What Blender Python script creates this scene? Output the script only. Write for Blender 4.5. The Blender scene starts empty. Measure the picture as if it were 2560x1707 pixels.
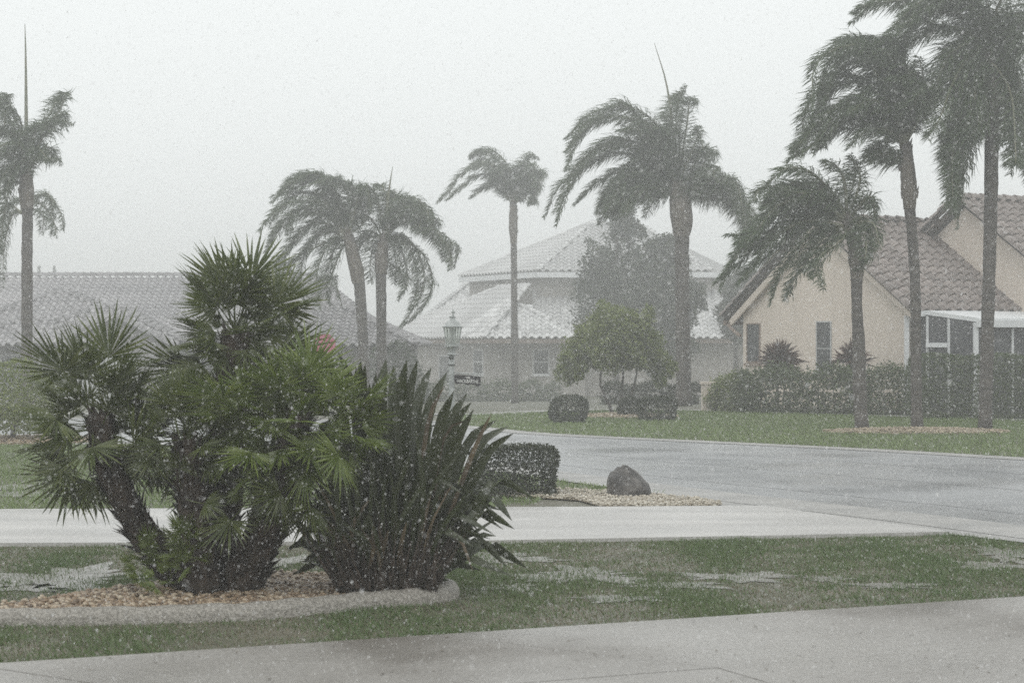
import bpy, math, random
import numpy as np
from mathutils import Vector, Matrix

random.seed(7)
rng = np.random.default_rng(7)
SC = bpy.context.scene
COL = SC.collection

# ------------------------------------------------------------------ camera, sky, sun, exposure
CAM_H, F = 1.6, 4978.0                     # eye height; focal length in photo pixels (70 mm on 36 mm, 2560 wide)
cd = bpy.data.cameras.new('camera')
cam = bpy.data.objects.new('camera', cd)
COL.objects.link(cam)
cam.location = (0, 0, CAM_H)
cam.rotation_euler = (math.radians(90), 0, 0)
cd.sensor_width = 36
cd.lens = 70
cd.clip_start = 0.1
cd.clip_end = 2000
cd.dof.use_dof = True
cd.dof.focus_distance = 21
cd.dof.aperture_fstop = 5.0
SC.camera = cam

SUN_EL, SUN_AZ = math.radians(58), math.radians(205)
world = bpy.data.worlds.new('World')
SC.world = world
world.use_nodes = True
nt = world.node_tree
nt.nodes.clear()
sky = nt.nodes.new('ShaderNodeTexSky')
sky.sky_type = 'NISHITA'
sky.sun_disc = False
sky.sun_elevation = SUN_EL
sky.sun_rotation = SUN_AZ
sky.air_density = 1.0
sky.dust_density = 8.0
sky.ozone_density = 1.0
hs = nt.nodes.new('ShaderNodeHueSaturation')
hs.inputs['Saturation'].default_value = 0.12
mixc = nt.nodes.new('ShaderNodeMix')
mixc.data_type = 'RGBA'
mixc.inputs[0].default_value = 0.8       # overcast: mostly one even grey-white cloud layer
mixc.inputs[7].default_value = (11.7, 12.15, 12.08, 1)
bgn = nt.nodes.new('ShaderNodeBackground')
bgn.inputs['Strength'].default_value = 0.1
wo = nt.nodes.new('ShaderNodeOutputWorld')
nt.links.new(sky.outputs[0], hs.inputs['Color'])
nt.links.new(hs.outputs[0], mixc.inputs[6])
nt.links.new(mixc.outputs[2], bgn.inputs['Color'])
nt.links.new(bgn.outputs[0], wo.inputs['Surface'])

sl = bpy.data.lights.new('sun', 'SUN')
sl.energy = 0.5
sl.angle = math.radians(40)
sl.color = (1.0, 0.98, 0.95)
so = bpy.data.objects.new('sun', sl)
COL.objects.link(so)
d = Vector((math.sin(SUN_AZ) * math.cos(SUN_EL), math.cos(SUN_AZ) * math.cos(SUN_EL), math.sin(SUN_EL)))
so.rotation_euler = d.to_track_quat('Z', 'Y').to_euler()

SC.view_settings.view_transform = 'Standard'
SC.view_settings.look = 'None'
SC.view_settings.exposure = 0.0
SC.view_settings.gamma = 1.0
SC.view_settings.use_curve_mapping = False
SC.cycles.volume_bounces = 4
SC.cycles.max_bounces = 7
SC.cycles.use_denoising = False
SC.cycles.use_adaptive_sampling = False
SC.cycles.transparent_max_bounces = 8

# ------------------------------------------------------------------ helpers
K = 2560 / 2352.0


def P(px, py, D):                          # a point of the photo (2560 px wide) at distance D in metres
    return np.array(((px - 1280) / F * D, D, CAM_H - (py - 853.5) / F * D))


def Q(px, py, D):                          # the same in the 2352 px wide view
    return P(px * K, py * K, D)


def gz(D):                                 # the lots beyond the road lie about a metre lower
    t = min(1, max(0, (D - 44) / 45))
    return -0.95 * t * t * (3 - 2 * t)


def GD(py):                                # distance of a ground point from its photo row
    return CAM_H * F / (py - 853.5)


def link(o, parent=None):
    COL.objects.link(o)
    if parent is not None:
        o.parent = parent
    return o


def mesh_data(name, v, f, mat=None, smooth=False):
    me = bpy.data.meshes.new(name)
    v = np.asarray(v, dtype=np.float64).reshape(-1, 3)
    me.from_pydata(v.tolist(), [], f)
    if mat:
        me.materials.append(mat)
    if smooth:
        me.polygons.foreach_set('use_smooth', [True] * len(me.polygons))
    me.update()
    return me


def root_loc(o):
    p = np.zeros(3)
    while o is not None:
        p = p + np.array(o.location)
        o = o.parent
    return p


def obj(name, v, f, mat, parent=None, smooth=False):     # world-space verts -> one mesh object
    v = np.asarray(v, dtype=np.float64).reshape(-1, 3)
    if parent is not None:
        v = v - root_loc(parent)
    return link(bpy.data.objects.new(name, mesh_data(name, v, f, mat, smooth)), parent)


def tri_obj(name, tris, mat, parent=None, kind=None):    # fast path: (n,3,3) triangles
    tris = np.asarray(tris, dtype=np.float32).reshape(-1, 3, 3)
    return poly_obj(name, tris, mat, parent, kind)


def poly_obj(name, polys, mat, parent=None, kind=None):  # (n,k,3) loose polygons
    polys = np.asarray(polys, dtype=np.float32)
    n, k = polys.shape[:2]
    v = polys.reshape(-1, 3)
    if parent is not None:
        v = v - root_loc(parent).astype(np.float32)
    me = bpy.data.meshes.new(name)
    me.vertices.add(n * k)
    me.vertices.foreach_set('co', v.ravel())
    me.loops.add(n * k)
    me.loops.foreach_set('vertex_index', np.arange(n * k, dtype=np.int32))
    me.polygons.add(n)
    me.polygons.foreach_set('loop_start', np.arange(0, n * k, k, dtype=np.int32))
    me.polygons.foreach_set('loop_total', np.full(n, k, dtype=np.int32))
    me.materials.append(mat)
    me.update(calc_edges=True)
    o = link(bpy.data.objects.new(name, me), parent)
    if kind:
        o['kind'] = kind
    return o


def many_obj(name, pv, pf, locs, scales, rots, mat, parent=None, kind=None):
    """copies of one small shape (pv, pf triangles) as one mesh; rots (n,3,3)"""
    pv = np.asarray(pv, float)
    pf = np.asarray(pf, int)
    n = len(locs)
    w = np.einsum('nij,vj->nvi', rots, pv) * np.asarray(scales).reshape(n, 1, -1) + np.asarray(locs)[:, None, :]
    if parent is not None:
        w = w - root_loc(parent)
    nv = len(pv)
    fi = (pf[None] + (np.arange(n) * nv)[:, None, None]).reshape(-1, 3)
    me = bpy.data.meshes.new(name)
    me.vertices.add(n * nv)
    me.vertices.foreach_set('co', w.astype(np.float32).ravel())
    me.loops.add(len(fi) * 3)
    me.loops.foreach_set('vertex_index', fi.astype(np.int32).ravel())
    me.polygons.add(len(fi))
    me.polygons.foreach_set('loop_start', np.arange(0, len(fi) * 3, 3, dtype=np.int32))
    me.polygons.foreach_set('loop_total', np.full(len(fi), 3, dtype=np.int32))
    me.polygons.foreach_set('use_smooth', np.ones(len(fi), dtype=bool))
    me.materials.append(mat)
    me.update(calc_edges=True)
    o = link(bpy.data.objects.new(name, me), parent)
    if kind:
        o['kind'] = kind
    return o


def rand_rots(n, rg=rng):
    q = rg.normal(size=(n, 4))
    q /= np.linalg.norm(q, axis=1)[:, None]
    w, x, y, z = q.T
    return np.stack([np.stack([1 - 2 * (y * y + z * z), 2 * (x * y - z * w), 2 * (x * z + y * w)], 1),
                     np.stack([2 * (x * y + z * w), 1 - 2 * (x * x + z * z), 2 * (y * z - x * w)], 1),
                     np.stack([2 * (x * z - y * w), 2 * (y * z + x * w), 1 - 2 * (x * x + y * y)], 1)], 1)


def thing(name, label, cat, loc, group=None):
    o = bpy.data.objects.new(name, None)
    o.empty_display_size = 0.2
    o.location = loc
    link(o)
    return tag(o, label, cat, group)


def tag(o, label, cat, group=None):
    o['label'] = label
    o['category'] = cat
    if group:
        o['group'] = group
    return o


def struct(o, kind='structure', label=None):
    o['kind'] = kind
    if label:
        o['label'] = label
    return o


class MB:                                  # collects solid shapes for one mesh
    def __init__(self):
        self.v, self.f = [], []

    def add(self, v, f):
        b = len(self.v)
        self.v += [tuple(map(float, p)) for p in v]
        self.f += [tuple(i + b for i in q) for q in f]
        return self

    def box(self, a, b):
        x0, y0, z0 = a
        x1, y1, z1 = b
        return self.add([(x0, y0, z0), (x1, y0, z0), (x1, y1, z0), (x0, y1, z0), (x0, y0, z1), (x1, y0, z1), (x1, y1, z1), (x0, y1, z1)],
                        [(0, 3, 2, 1), (4, 5, 6, 7), (0, 1, 5, 4), (1, 2, 6, 5), (2, 3, 7, 6), (3, 0, 4, 7)])

    def obox(self, c, ax, ay, az):         # oriented box: centre and three half vectors
        c, ax, ay, az = map(np.asarray, (c, ax, ay, az))
        vs = [c + sx * ax + sy * ay + sz * az for sz in (-1, 1) for sx, sy in ((-1, -1), (1, -1), (1, 1), (-1, 1))]
        return self.add(vs, [(0, 3, 2, 1), (4, 5, 6, 7), (0, 1, 5, 4), (1, 2, 6, 5), (2, 3, 7, 6), (3, 0, 4, 7)])

    def bar(self, a, b, w, h=None):        # straight bar from a to b
        a, b = np.asarray(a, float), np.asarray(b, float)
        t = (b - a) / np.linalg.norm(b - a)
        up = np.array((0, 0, 1.0)) if abs(t[2]) < .95 else np.array((0, 1.0, 0))
        s = np.cross(t, up)
        s /= np.linalg.norm(s)
        u = np.cross(s, t)
        return self.obox((a + b) / 2, (b - a) / 2, s * w / 2, u * (h or w) / 2)

    def tube(self, pts, rad, n=8, cap=True, jitter=0):
        pts = np.asarray(pts, float)
        m = len(pts)
        rad = np.broadcast_to(rad, (m,))
        rings = []
        ref = None
        for i in range(m):
            t = pts[min(i + 1, m - 1)] - pts[max(i - 1, 0)]
            t = t / (np.linalg.norm(t) + 1e-9)
            if ref is None:
                ref = np.array((0, 1.0, 0)) if abs(t[1]) < .9 else np.array((1.0, 0, 0))
            s = np.cross(t, ref)
            s /= np.linalg.norm(s)
            u = np.cross(s, t)
            ref = u if abs(np.dot(u, t)) < .9 else ref
            ring = []
            for k in range(n):
                a = 2 * math.pi * k / n
                r = rad[i] * (1 + (random.uniform(-jitter, jitter) if jitter else 0))
                ring.append(pts[i] + r * (math.cos(a) * s + math.sin(a) * u))
            rings.append(ring)
        vs = [p for r in rings for p in r]
        fs = [(i * n + k, i * n + (k + 1) % n, (i + 1) * n + (k + 1) % n, (i + 1) * n + k) for i in range(m - 1) for k in range(n)]
        if cap:
            fs.append(tuple(range(n))[::-1])
            fs.append(tuple((m - 1) * n + k for k in range(n)))
        return self.add(vs, fs)

    def lathe(self, c, prof, n=12, ang0=0.0):   # prof: (r, z) pairs round a vertical axis through c
        vs, fs = [], []
        for r, z in prof:
            for k in range(n):
                a = 2 * math.pi * k / n + ang0
                vs.append((c[0] + r * math.cos(a), c[1] + r * math.sin(a), c[2] + z))
        m = len(prof)
        fs = [(i * n + k, i * n + (k + 1) % n, (i + 1) * n + (k + 1) % n, (i + 1) * n + k) for i in range(m - 1) for k in range(n)]
        fs.append(tuple(range(n))[::-1])
        fs.append(tuple((m - 1) * n + k for k in range(n)))
        return self.add(vs, fs)

    def build(self, name, mat, parent=None, smooth=False):
        return obj(name, self.v, self.f, mat, parent, smooth)


def spline(pts, n):                        # Catmull-Rom through control points
    pts = np.asarray(pts, float)
    p = np.vstack([2 * pts[0] - pts[1], pts, 2 * pts[-1] - pts[-2]])
    out = []
    m = len(pts) - 1
    for i in range(n):
        s = i / (n - 1) * m
        k = min(int(s), m - 1)
        t = s - k
        a, b, c, e = p[k], p[k + 1], p[k + 2], p[k + 3]
        out.append(.5 * ((2 * b) + (c - a) * t + (2 * a - 5 * b + 4 * c - e) * t * t + (3 * b - a - 3 * c + e) * t ** 3))
    return np.array(out)


def inside(poly, x, y):                    # vectorised point in polygon
    poly = np.asarray(poly, float)
    r = np.zeros(len(x), bool)
    j = len(poly) - 1
    for i in range(len(poly)):
        xi, yi, xj, yj = *poly[i], *poly[j]
        c = ((yi > y) != (yj > y)) & (x < (xj - xi) * (y - yi) / (yj - yi + 1e-12) + xi)
        r ^= c
        j = i
    return r


def scatter(poly, n, rg=rng):
    poly = np.asarray(poly, float)
    lo, hi = poly.min(0), poly.max(0)
    out = np.zeros((0, 2))
    while len(out) < n:
        p = lo + rg.random((n * 2, 2)) * (hi - lo)
        out = np.vstack([out, p[inside(poly, p[:, 0], p[:, 1])]])
    return out[:n]


# ------------------------------------------------------------------ materials
def mat(name, c1, c2=None, rough=.6, scale=3.0, island=0.0, bump=0.0, bscale=40.0, spec=.5, trans=0.0, detail=4.0,
        rough2=None, coord='Object', stretch=None, c3=None, ramp=(.35, .65), metallic=0.0, fine=None, objrand=0.0):
    m = bpy.data.materials.new(name)
    m.use_nodes = True
    t = m.node_tree
    N, L = t.nodes, t.links
    b = N['Principled BSDF']
    b.inputs['Roughness'].default_value = rough
    b.inputs['Specular IOR Level'].default_value = spec
    b.inputs['Metallic'].default_value = metallic
    tc = N.new('ShaderNodeTexCoord')
    vec = tc.outputs[coord]
    if stretch:
        mp = N.new('ShaderNodeMapping')
        mp.inputs['Scale'].default_value = stretch
        L.new(vec, mp.inputs[0])
        vec = mp.outputs[0]
    no = N.new('ShaderNodeTexNoise')
    no.inputs['Scale'].default_value = scale
    no.inputs['Detail'].default_value = detail
    L.new(vec, no.inputs['Vector'])
    fac = no.outputs['Fac']
    if island:
        g = N.new('ShaderNodeNewGeometry')
        mm = N.new('ShaderNodeMix')
        mm.inputs[0].default_value = island
        L.new(fac, mm.inputs[2])
        L.new(g.outputs['Random Per Island'], mm.inputs[3])
        fac = mm.outputs[0]
        ramp = (.1, .9)
    r = N.new('ShaderNodeValToRGB')
    r.color_ramp.elements[0].position = ramp[0]
    r.color_ramp.elements[1].position = ramp[1]
    r.color_ramp.elements[0].color = (*c1, 1)
    r.color_ramp.elements[1].color = (*(c2 or c1), 1)
    if c3:
        e = r.color_ramp.elements.new((ramp[0] + ramp[1]) / 2)
        e.color = (*c3, 1)
    L.new(fac, r.inputs[0])
    colout = r.outputs[0]
    if fine or objrand:
        hv = N.new('ShaderNodeHueSaturation')
        L.new(colout, hv.inputs['Color'])
        mr0 = N.new('ShaderNodeMapRange')
        if fine:
            nf = N.new('ShaderNodeTexNoise')
            nf.inputs['Scale'].default_value = fine[0]
            nf.inputs['Detail'].default_value = 4
            nf.inputs['Roughness'].default_value = .7
            L.new(tc.outputs[coord], nf.inputs['Vector'])
            L.new(nf.outputs['Fac'], mr0.inputs[0])
            mr0.inputs[1].default_value, mr0.inputs[2].default_value = .3, .7
            am = fine[1]
        else:
            oi = N.new('ShaderNodeObjectInfo')
            L.new(oi.outputs['Random'], mr0.inputs[0])
            am = objrand
        mr0.inputs[3].default_value, mr0.inputs[4].default_value = 1 - am, 1 + am
        L.new(mr0.outputs[0], hv.inputs['Value'])
        colout = hv.outputs[0]
    L.new(colout, b.inputs['Base Color'])
    if rough2 is not None:
        n2 = N.new('ShaderNodeTexNoise')
        n2.inputs['Scale'].default_value = scale * .7
        n2.inputs['Detail'].default_value = 5
        L.new(vec, n2.inputs['Vector'])
        mr = N.new('ShaderNodeMapRange')
        mr.inputs[1].default_value = .35
        mr.inputs[2].default_value = .65
        mr.inputs[3].default_value = rough
        mr.inputs[4].default_value = rough2
        L.new(n2.outputs['Fac'], mr.inputs[0])
        L.new(mr.outputs[0], b.inputs['Roughness'])
    if bump:
        nb = N.new('ShaderNodeTexNoise')
        nb.inputs['Scale'].default_value = bscale
        nb.inputs['Detail'].default_value = 5
        L.new(vec, nb.inputs['Vector'])
        bu = N.new('ShaderNodeBump')
        bu.inputs['Strength'].default_value = bump
        bu.inputs['Distance'].default_value = .02
        L.new(nb.outputs['Fac'], bu.inputs['Height'])
        L.new(bu.outputs[0], b.inputs['Normal'])
    if trans:
        tr = N.new('ShaderNodeBsdfTranslucent')
        L.new(r.outputs[0], tr.inputs['Color'])
        ms = N.new('ShaderNodeMixShader')
        ms.inputs[0].default_value = trans
        out = N['Material Output']
        L.new(b.outputs[0], ms.inputs[1])
        L.new(tr.outputs[0], ms.inputs[2])
        L.new(ms.outputs[0], out.inputs['Surface'])
    return m


M = {}
M['ground'] = mat('lawn_soil', (.085, .09, .052), (.15, .14, .105), rough=.6, scale=1.1, bump=.6, bscale=60, c3=(.11, .11, .075), fine=(45, .45))
M['grass'] = mat('grass_blades', (.070, .135, .034), (.17, .195, .09), rough=.45, scale=.5, island=.4, trans=.25, c3=(.11, .165, .056))
M['straw'] = mat('straw_blades', (.13, .11, .07), (.25, .215, .15), rough=.6, scale=.8, island=.6, trans=.2)
M['grass_far'] = mat('grass_blades_far', (.125, .20, .055), (.23, .285, .11), rough=.45, scale=.6, island=.5, trans=.25)
M['asphalt'] = mat('wet_asphalt', (.185, .19, .195), (.325, .33, .335), rough=.2, rough2=.46, scale=.6, bump=.35, bscale=50, detail=9, fine=(28, .26), c3=(.28, .285, .29))
M['gutter'] = mat('wet_gutter_concrete', (.29, .285, .275), (.37, .36, .345), rough=.35, rough2=.6, scale=2.0, bump=.2, bscale=80, fine=(30, .2))
M['drive'] = mat('wet_pale_concrete', (.40, .39, .375), (.52, .505, .485), rough=.3, rough2=.5, scale=1.0, bump=.2, bscale=60, stretch=(.5, 1.8, 1), detail=8, fine=(30, .14))
M['slab'] = mat('wet_grey_concrete', (.135, .12, .103), (.325, .31, .29), rough=.18, rough2=.5, scale=.55, bump=.35, bscale=45, c3=(.26, .245, .226), detail=10, fine=(40, .24), ramp=(.3, .6))
M['joint'] = mat('dark_joint', (.13, .125, .115), rough=.6)
M['seam'] = mat('road_seam_tar', (.15, .153, .157), (.19, .193, .197), rough=.4, scale=3)
M['kerb'] = mat('kerb_aggregate', (.20, .185, .16), (.40, .375, .335), rough=.55, scale=60, bump=.7, bscale=110, detail=2)
M['puddle'] = mat('puddle_water', (.15, .145, .125), (.22, .21, .185), rough=.15, rough2=.4, scale=6, bump=.25, bscale=28)
M['pebble'] = mat('bed_pebbles', (.13, .09, .058), (.47, .40, .30), rough=.38, scale=2, island=.85, c3=(.29, .205, .13))
M['pebble_pale'] = mat('pale_pebbles', (.32, .285, .23), (.60, .56, .48), rough=.45, scale=2, island=.85, c3=(.45, .40, .32))
M['pebble_tan'] = mat('tan_pebbles', (.22, .17, .11), (.50, .43, .32), rough=.5, scale=2, island=.85)
M['mulch'] = mat('wet_bed_soil', (.14, .10, .065), (.26, .20, .14), rough=.6, scale=9, bump=.6, bscale=50, fine=(60, .5))
M['frond'] = mat('queen_palm_leaflets', (.036, .066, .024), (.09, .13, .05), rough=.45, scale=.6, island=.5, trans=.3)
M['rachis'] = mat('palm_leaf_stalk', (.10, .12, .06), (.17, .16, .10), rough=.5, scale=4)
M['trunk'] = mat('palm_bark', (.055, .048, .042), (.125, .11, .097), rough=.75, scale=5, bump=.8, bscale=22, stretch=(1, 1, 3.5))
M['boot'] = mat('palm_leaf_bases', (.085, .072, .058), (.17, .145, .115), rough=.7, scale=7, bump=.6, bscale=20, stretch=(3, 3, .7))
M['fan'] = mat('fan_palm_leaf', (.042, .061, .013), (.15, .172, .045), rough=.36, scale=2.2, island=.45, trans=.3, c3=(.082, .106, .025))
M['fan_bright'] = mat('fan_palm_leaf_young', (.075, .118, .02), (.22, .27, .06), rough=.36, scale=2.2, island=.45, trans=.32, c3=(.135, .18, .036))
M['fan_trunk'] = mat('fan_palm_fibre', (.030, .022, .017), (.085, .062, .046), rough=.85, scale=14, bump=1, bscale=60, stretch=(1, 1, .5))
M['strap'] = mat('strap_leaf', (.018, .024, .010), (.055, .068, .024), rough=.3, scale=9, island=.3, trans=.1, stretch=(1, 1, 1.6))
M['strap_dead'] = mat('strap_leaf_dry', (.07, .05, .03), (.14, .105, .06), rough=.7, scale=6)
M['hedge'] = mat('clipped_hedge_leaves', (.018, .027, .013), (.058, .068, .034), rough=.6, scale=4, island=.7, trans=.2, spec=.2)
M['hedge_far'] = mat('house_hedge_leaves', (.045, .07, .03), (.13, .16, .07), rough=.6, scale=1.5, island=.6, trans=.2, spec=.25)
M['tree'] = mat('small_tree_leaves', (.085, .12, .03), (.27, .31, .10), rough=.6, scale=1.6, island=.6, trans=.32, spec=.25)
M['evergreen'] = mat('evergreen_leaves', (.025, .04, .02), (.075, .095, .05), rough=.6, scale=1, island=.6, trans=.2, spec=.25)
M['cordyline'] = mat('reddish_leaves', (.05, .025, .022), (.12, .06, .045), rough=.45, scale=3, island=.6, trans=.2)
M['bark'] = mat('tree_bark', (.05, .043, .037), (.11, .095, .08), rough=.8, scale=9, bump=.7, bscale=30)
M['rock'] = mat('boulder_stone', (.035, .032, .03), (.15, .14, .13), rough=.5, scale=7, bump=.9, bscale=16, c3=(.07, .064, .06), detail=8)
M['stucco'] = mat('beige_stucco', (.53, .465, .395), (.70, .62, .54), rough=.85, scale=.9, bump=.3, bscale=60, stretch=(1, 1, .22), detail=8, ramp=(.2, .6))
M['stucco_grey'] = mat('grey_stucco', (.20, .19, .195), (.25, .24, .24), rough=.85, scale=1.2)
M['stucco_cream'] = mat('cream_stucco', (.36, .34, .315), (.43, .405, .375), rough=.85, scale=.8)
M['white'] = mat('white_paint', (.72, .74, .75), (.80, .81, .82), rough=.45, scale=2)
M['trim'] = mat('grey_trim', (.45, .46, .46), (.52, .53, .53), rough=.5, scale=2)
M['soffit'] = mat('brown_eave_board', (.20, .15, .12), (.27, .21, .17), rough=.6, scale=3)
M['glass'] = mat('window_glass', (.03, .035, .04), rough=.08, spec=.6)
M['screen'] = mat('dark_insect_screen', (.055, .057, .064), (.085, .087, .095), rough=.6, scale=1)
M['tile_brown'] = mat('brown_roof_tile', (.14, .112, .10), (.29, .25, .23), rough=.42, scale=2.2, c3=(.20, .168, .152), bump=.2, bscale=30, coord='Generated', objrand=.22)
M['tile_grey'] = mat('grey_roof_tile', (.27, .262, .27), (.40, .385, .39), rough=.45, scale=2.2, coord='Generated', objrand=.22)
M['tile_white'] = mat('white_roof_tile', (.54, .54, .535), (.68, .68, .675), rough=.45, scale=2.2, coord='Generated', objrand=.22)
M['tile_dark'] = mat('dark_grey_roof_tile', (.17, .165, .17), (.28, .27, .275), rough=.5, scale=2.2, coord='Generated', objrand=.22)
M['deck_brown'] = mat('brown_roof_deck', (.09, .065, .05), rough=.8)
M['deck_grey'] = mat('grey_roof_deck', (.15, .145, .15), rough=.8)
M['deck_white'] = mat('white_roof_deck', (.36, .36, .355), rough=.8)
M['lamp_paint'] = mat('weathered_lamp_paint', (.27, .285, .28), (.43, .45, .44), rough=.45, scale=12)
M['lamp_dark'] = mat('lamp_dark_fitting', (.08, .085, .08), rough=.5)
M['sign_black'] = mat('sign_black', (.022, .02, .022), (.04, .037, .04), rough=.35, scale=20)
M['sign_text'] = mat('sign_lettering', (.62, .62, .60), rough=.5)
M['red'] = mat('stop_sign_red', (.42, .03, .10), (.46, .04, .12), rough=.5)
M['steel'] = mat('galvanised_post', (.35, .36, .36), rough=.5, metallic=.6)
M['litter'] = mat('leaf_litter', (.05, .04, .028), (.13, .10, .06), rough=.6, scale=3, island=.8)


def glass_mat(name, mixf=.55):
    m = bpy.data.materials.new(name)
    m.use_nodes = True
    t = m.node_tree
    b = t.nodes['Principled BSDF']
    b.inputs['Base Color'].default_value = (.62, .66, .62, 1)
    b.inputs['Roughness'].default_value = .15
    tr = t.nodes.new('ShaderNodeBsdfTransparent')
    tr.inputs['Color'].default_value = (.9, .92, .9, 1)
    ms = t.nodes.new('ShaderNodeMixShader')
    ms.inputs[0].default_value = mixf
    t.links.new(b.outputs[0], ms.inputs[1])
    t.links.new(tr.outputs[0], ms.inputs[2])
    t.links.new(ms.outputs[0], t.nodes['Material Output'].inputs['Surface'])
    return m


M['lamp_glass'] = glass_mat('lantern_glass', .78)


def rain_mat():
    m = bpy.data.materials.new('rain_water')
    m.use_nodes = True
    t = m.node_tree
    t.nodes.clear()
    out = t.nodes.new('ShaderNodeOutputMaterial')
    di = t.nodes.new('ShaderNodeBsdfDiffuse')
    tr = t.nodes.new('ShaderNodeBsdfTranslucent')
    tp = t.nodes.new('ShaderNodeBsdfTransparent')
    for n in (di, tr):
        n.inputs['Color'].default_value = (1, 1, 1, 1)
    m1 = t.nodes.new('ShaderNodeMixShader')
    m1.inputs[0].default_value = .5
    m2 = t.nodes.new('ShaderNodeMixShader')
    m2.inputs[0].default_value = .4
    t.links.new(di.outputs[0], m1.inputs[1])
    t.links.new(tr.outputs[0], m1.inputs[2])
    t.links.new(m1.outputs[0], m2.inputs[1])
    t.links.new(tp.outputs[0], m2.inputs[2])
    t.links.new(m2.outputs[0], out.inputs['Surface'])
    return m


M['rain'] = rain_mat()

# ------------------------------------------------------------------ ground, road, paths
xs = np.array([-200, -120, -60, -40, -28, -20, -14, -10, -6, -3, 0, 3, 6, 10, 14, 20, 28, 40, 60, 120, 200.])
ys = np.concatenate([np.arange(-30, 44, 6.), np.arange(44, 92, 2.), [100, 120, 150, 190, 260]])
gv = [(x, y, gz(y)) for y in ys for x in xs]
nx = len(xs)
gf = [(j * nx + i, j * nx + i + 1, (j + 1) * nx + i + 1, (j + 1) * nx + i) for j in range(len(ys) - 1) for i in range(nx - 1)]
struct(obj('ground', gv, gf, M['ground'], smooth=True))


def sheet(name, pts, z, m, parent=None):
    v = [(x, y, z + gz(y)) for x, y in pts]
    return obj(name, v, [tuple(range(len(v)))], m, parent)


def strip(name, left, right, z, m, parent=None, thick=0):
    n = len(left)
    v = [(x, y, z + gz(y)) for x, y in left] + [(x, y, z + gz(y)) for x, y in right]
    f = [(i, i + 1, n + i + 1, n + i) for i in range(n - 1)]
    return obj(name, v, f, m, parent)


def rs(pts, n):
    p = spline(np.array([(x, y, 0) for x, y in pts]), n)
    return [(a, b) for a, b, _ in p]


ROAD_NEAR = rs([(16, -4), (9.5, 7.0), (6.9, 12.0), (4.9, 16.2), (3.9, 18.2), (2.75, 20.2), (1.77, 22.0), (.51, 24.6), (-.9, 27.6), (-2.8, 30), (-5.5, 31.4), (-30, 34.5)], 44)
ROAD_FAR = rs([(22, 2), (14.5, 14.5), (10.6, 20.6), (8.6, 24.2), (6.93, 26.6), (5.3, 28.8), (3.87, 30.4), (2.3, 32.0), (0.2, 34.3), (-1.4, 37.6), (-4, 40.2), (-30, 43.2)], 44)
struct(strip('road', ROAD_NEAR, ROAD_FAR, .006, M['asphalt']))


ROAD_OBJ = bpy.data.objects['road']


def offs(pts, dd):
    p = np.array(pts)
    t = np.gradient(p, axis=0)
    t /= np.linalg.norm(t, axis=1)[:, None]
    return [tuple(a) for a in p + np.stack([t[:, 1], -t[:, 0]], 1) * dd]


GUT_NEAR = offs(ROAD_NEAR, -.75)
GUT_FAR = offs(ROAD_FAR, .5)
struct(strip('gutter', ROAD_NEAR, GUT_NEAR, .012, M['gutter']), label='pale concrete gutter along the near road edge')
struct(strip('gutter', ROAD_FAR, GUT_FAR, .012, M['gutter']), label='pale concrete gutter along the far road edge')

for fr, wob in ((.12, .02), (.42, .06), (.7, .05)):      # worn seams running along the road
    q = [(a[0] * (1 - fr) + c[0] * fr + wob * math.sin(i * 1.7), a[1] * (1 - fr) + c[1] * fr + wob * math.sin(i * 2.3 + 1)) for i, (a, c) in enumerate(zip(ROAD_NEAR[4:36], ROAD_FAR[4:36]))]
    strip('road_seam', q, offs(q, .016), .0095, M['seam'], ROAD_OBJ)

# second driveway: a pale slab standing a little proud of the lawn
DRIVE2 = [(-14, 15.4), (-4.0, 15.54), (-.43, 15.7), (2.2, 16.17), (3.62, 16.47), (3.05, 17.7), (2.42, 19.1), (.5, 18.95), (-4.8, 18.7), (-14, 18.5)]
b = MB()
n = len(DRIVE2)
b.add([(x, y, .03) for x, y in DRIVE2] + [(x, y, -.05) for x, y in DRIVE2],
      [tuple(range(n))] + [(i, i + n, (i + 1) % n + n, (i + 1) % n) for i in range(n)])
struct(b.build('driveway', M['drive']), label='pale wet concrete driveway crossing behind the planting bed')

struct(sheet('apron', [(3.62, 16.47), (4.05, 15.8), (4.4, 15.2), (5.2, 14.0), (5.6, 14.4), (4.6, 16.4), (3.3, 18.6), (2.2, 20.6), (1.6, 21.0), (1.75, 20.2), (2.0, 19.5), (2.1, 19.0), (2.42, 19.1)], .009, M['gutter']), label='pale wet apron between the driveway and the road')

# near driveway: base with separate slabs and recessed joints
eo, eu, ev = np.array((-2.5, 9.74)), np.array((.911, .412)), np.array((.412, -.911))


def duv(u, v):
    return eo + eu * u + ev * v


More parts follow.
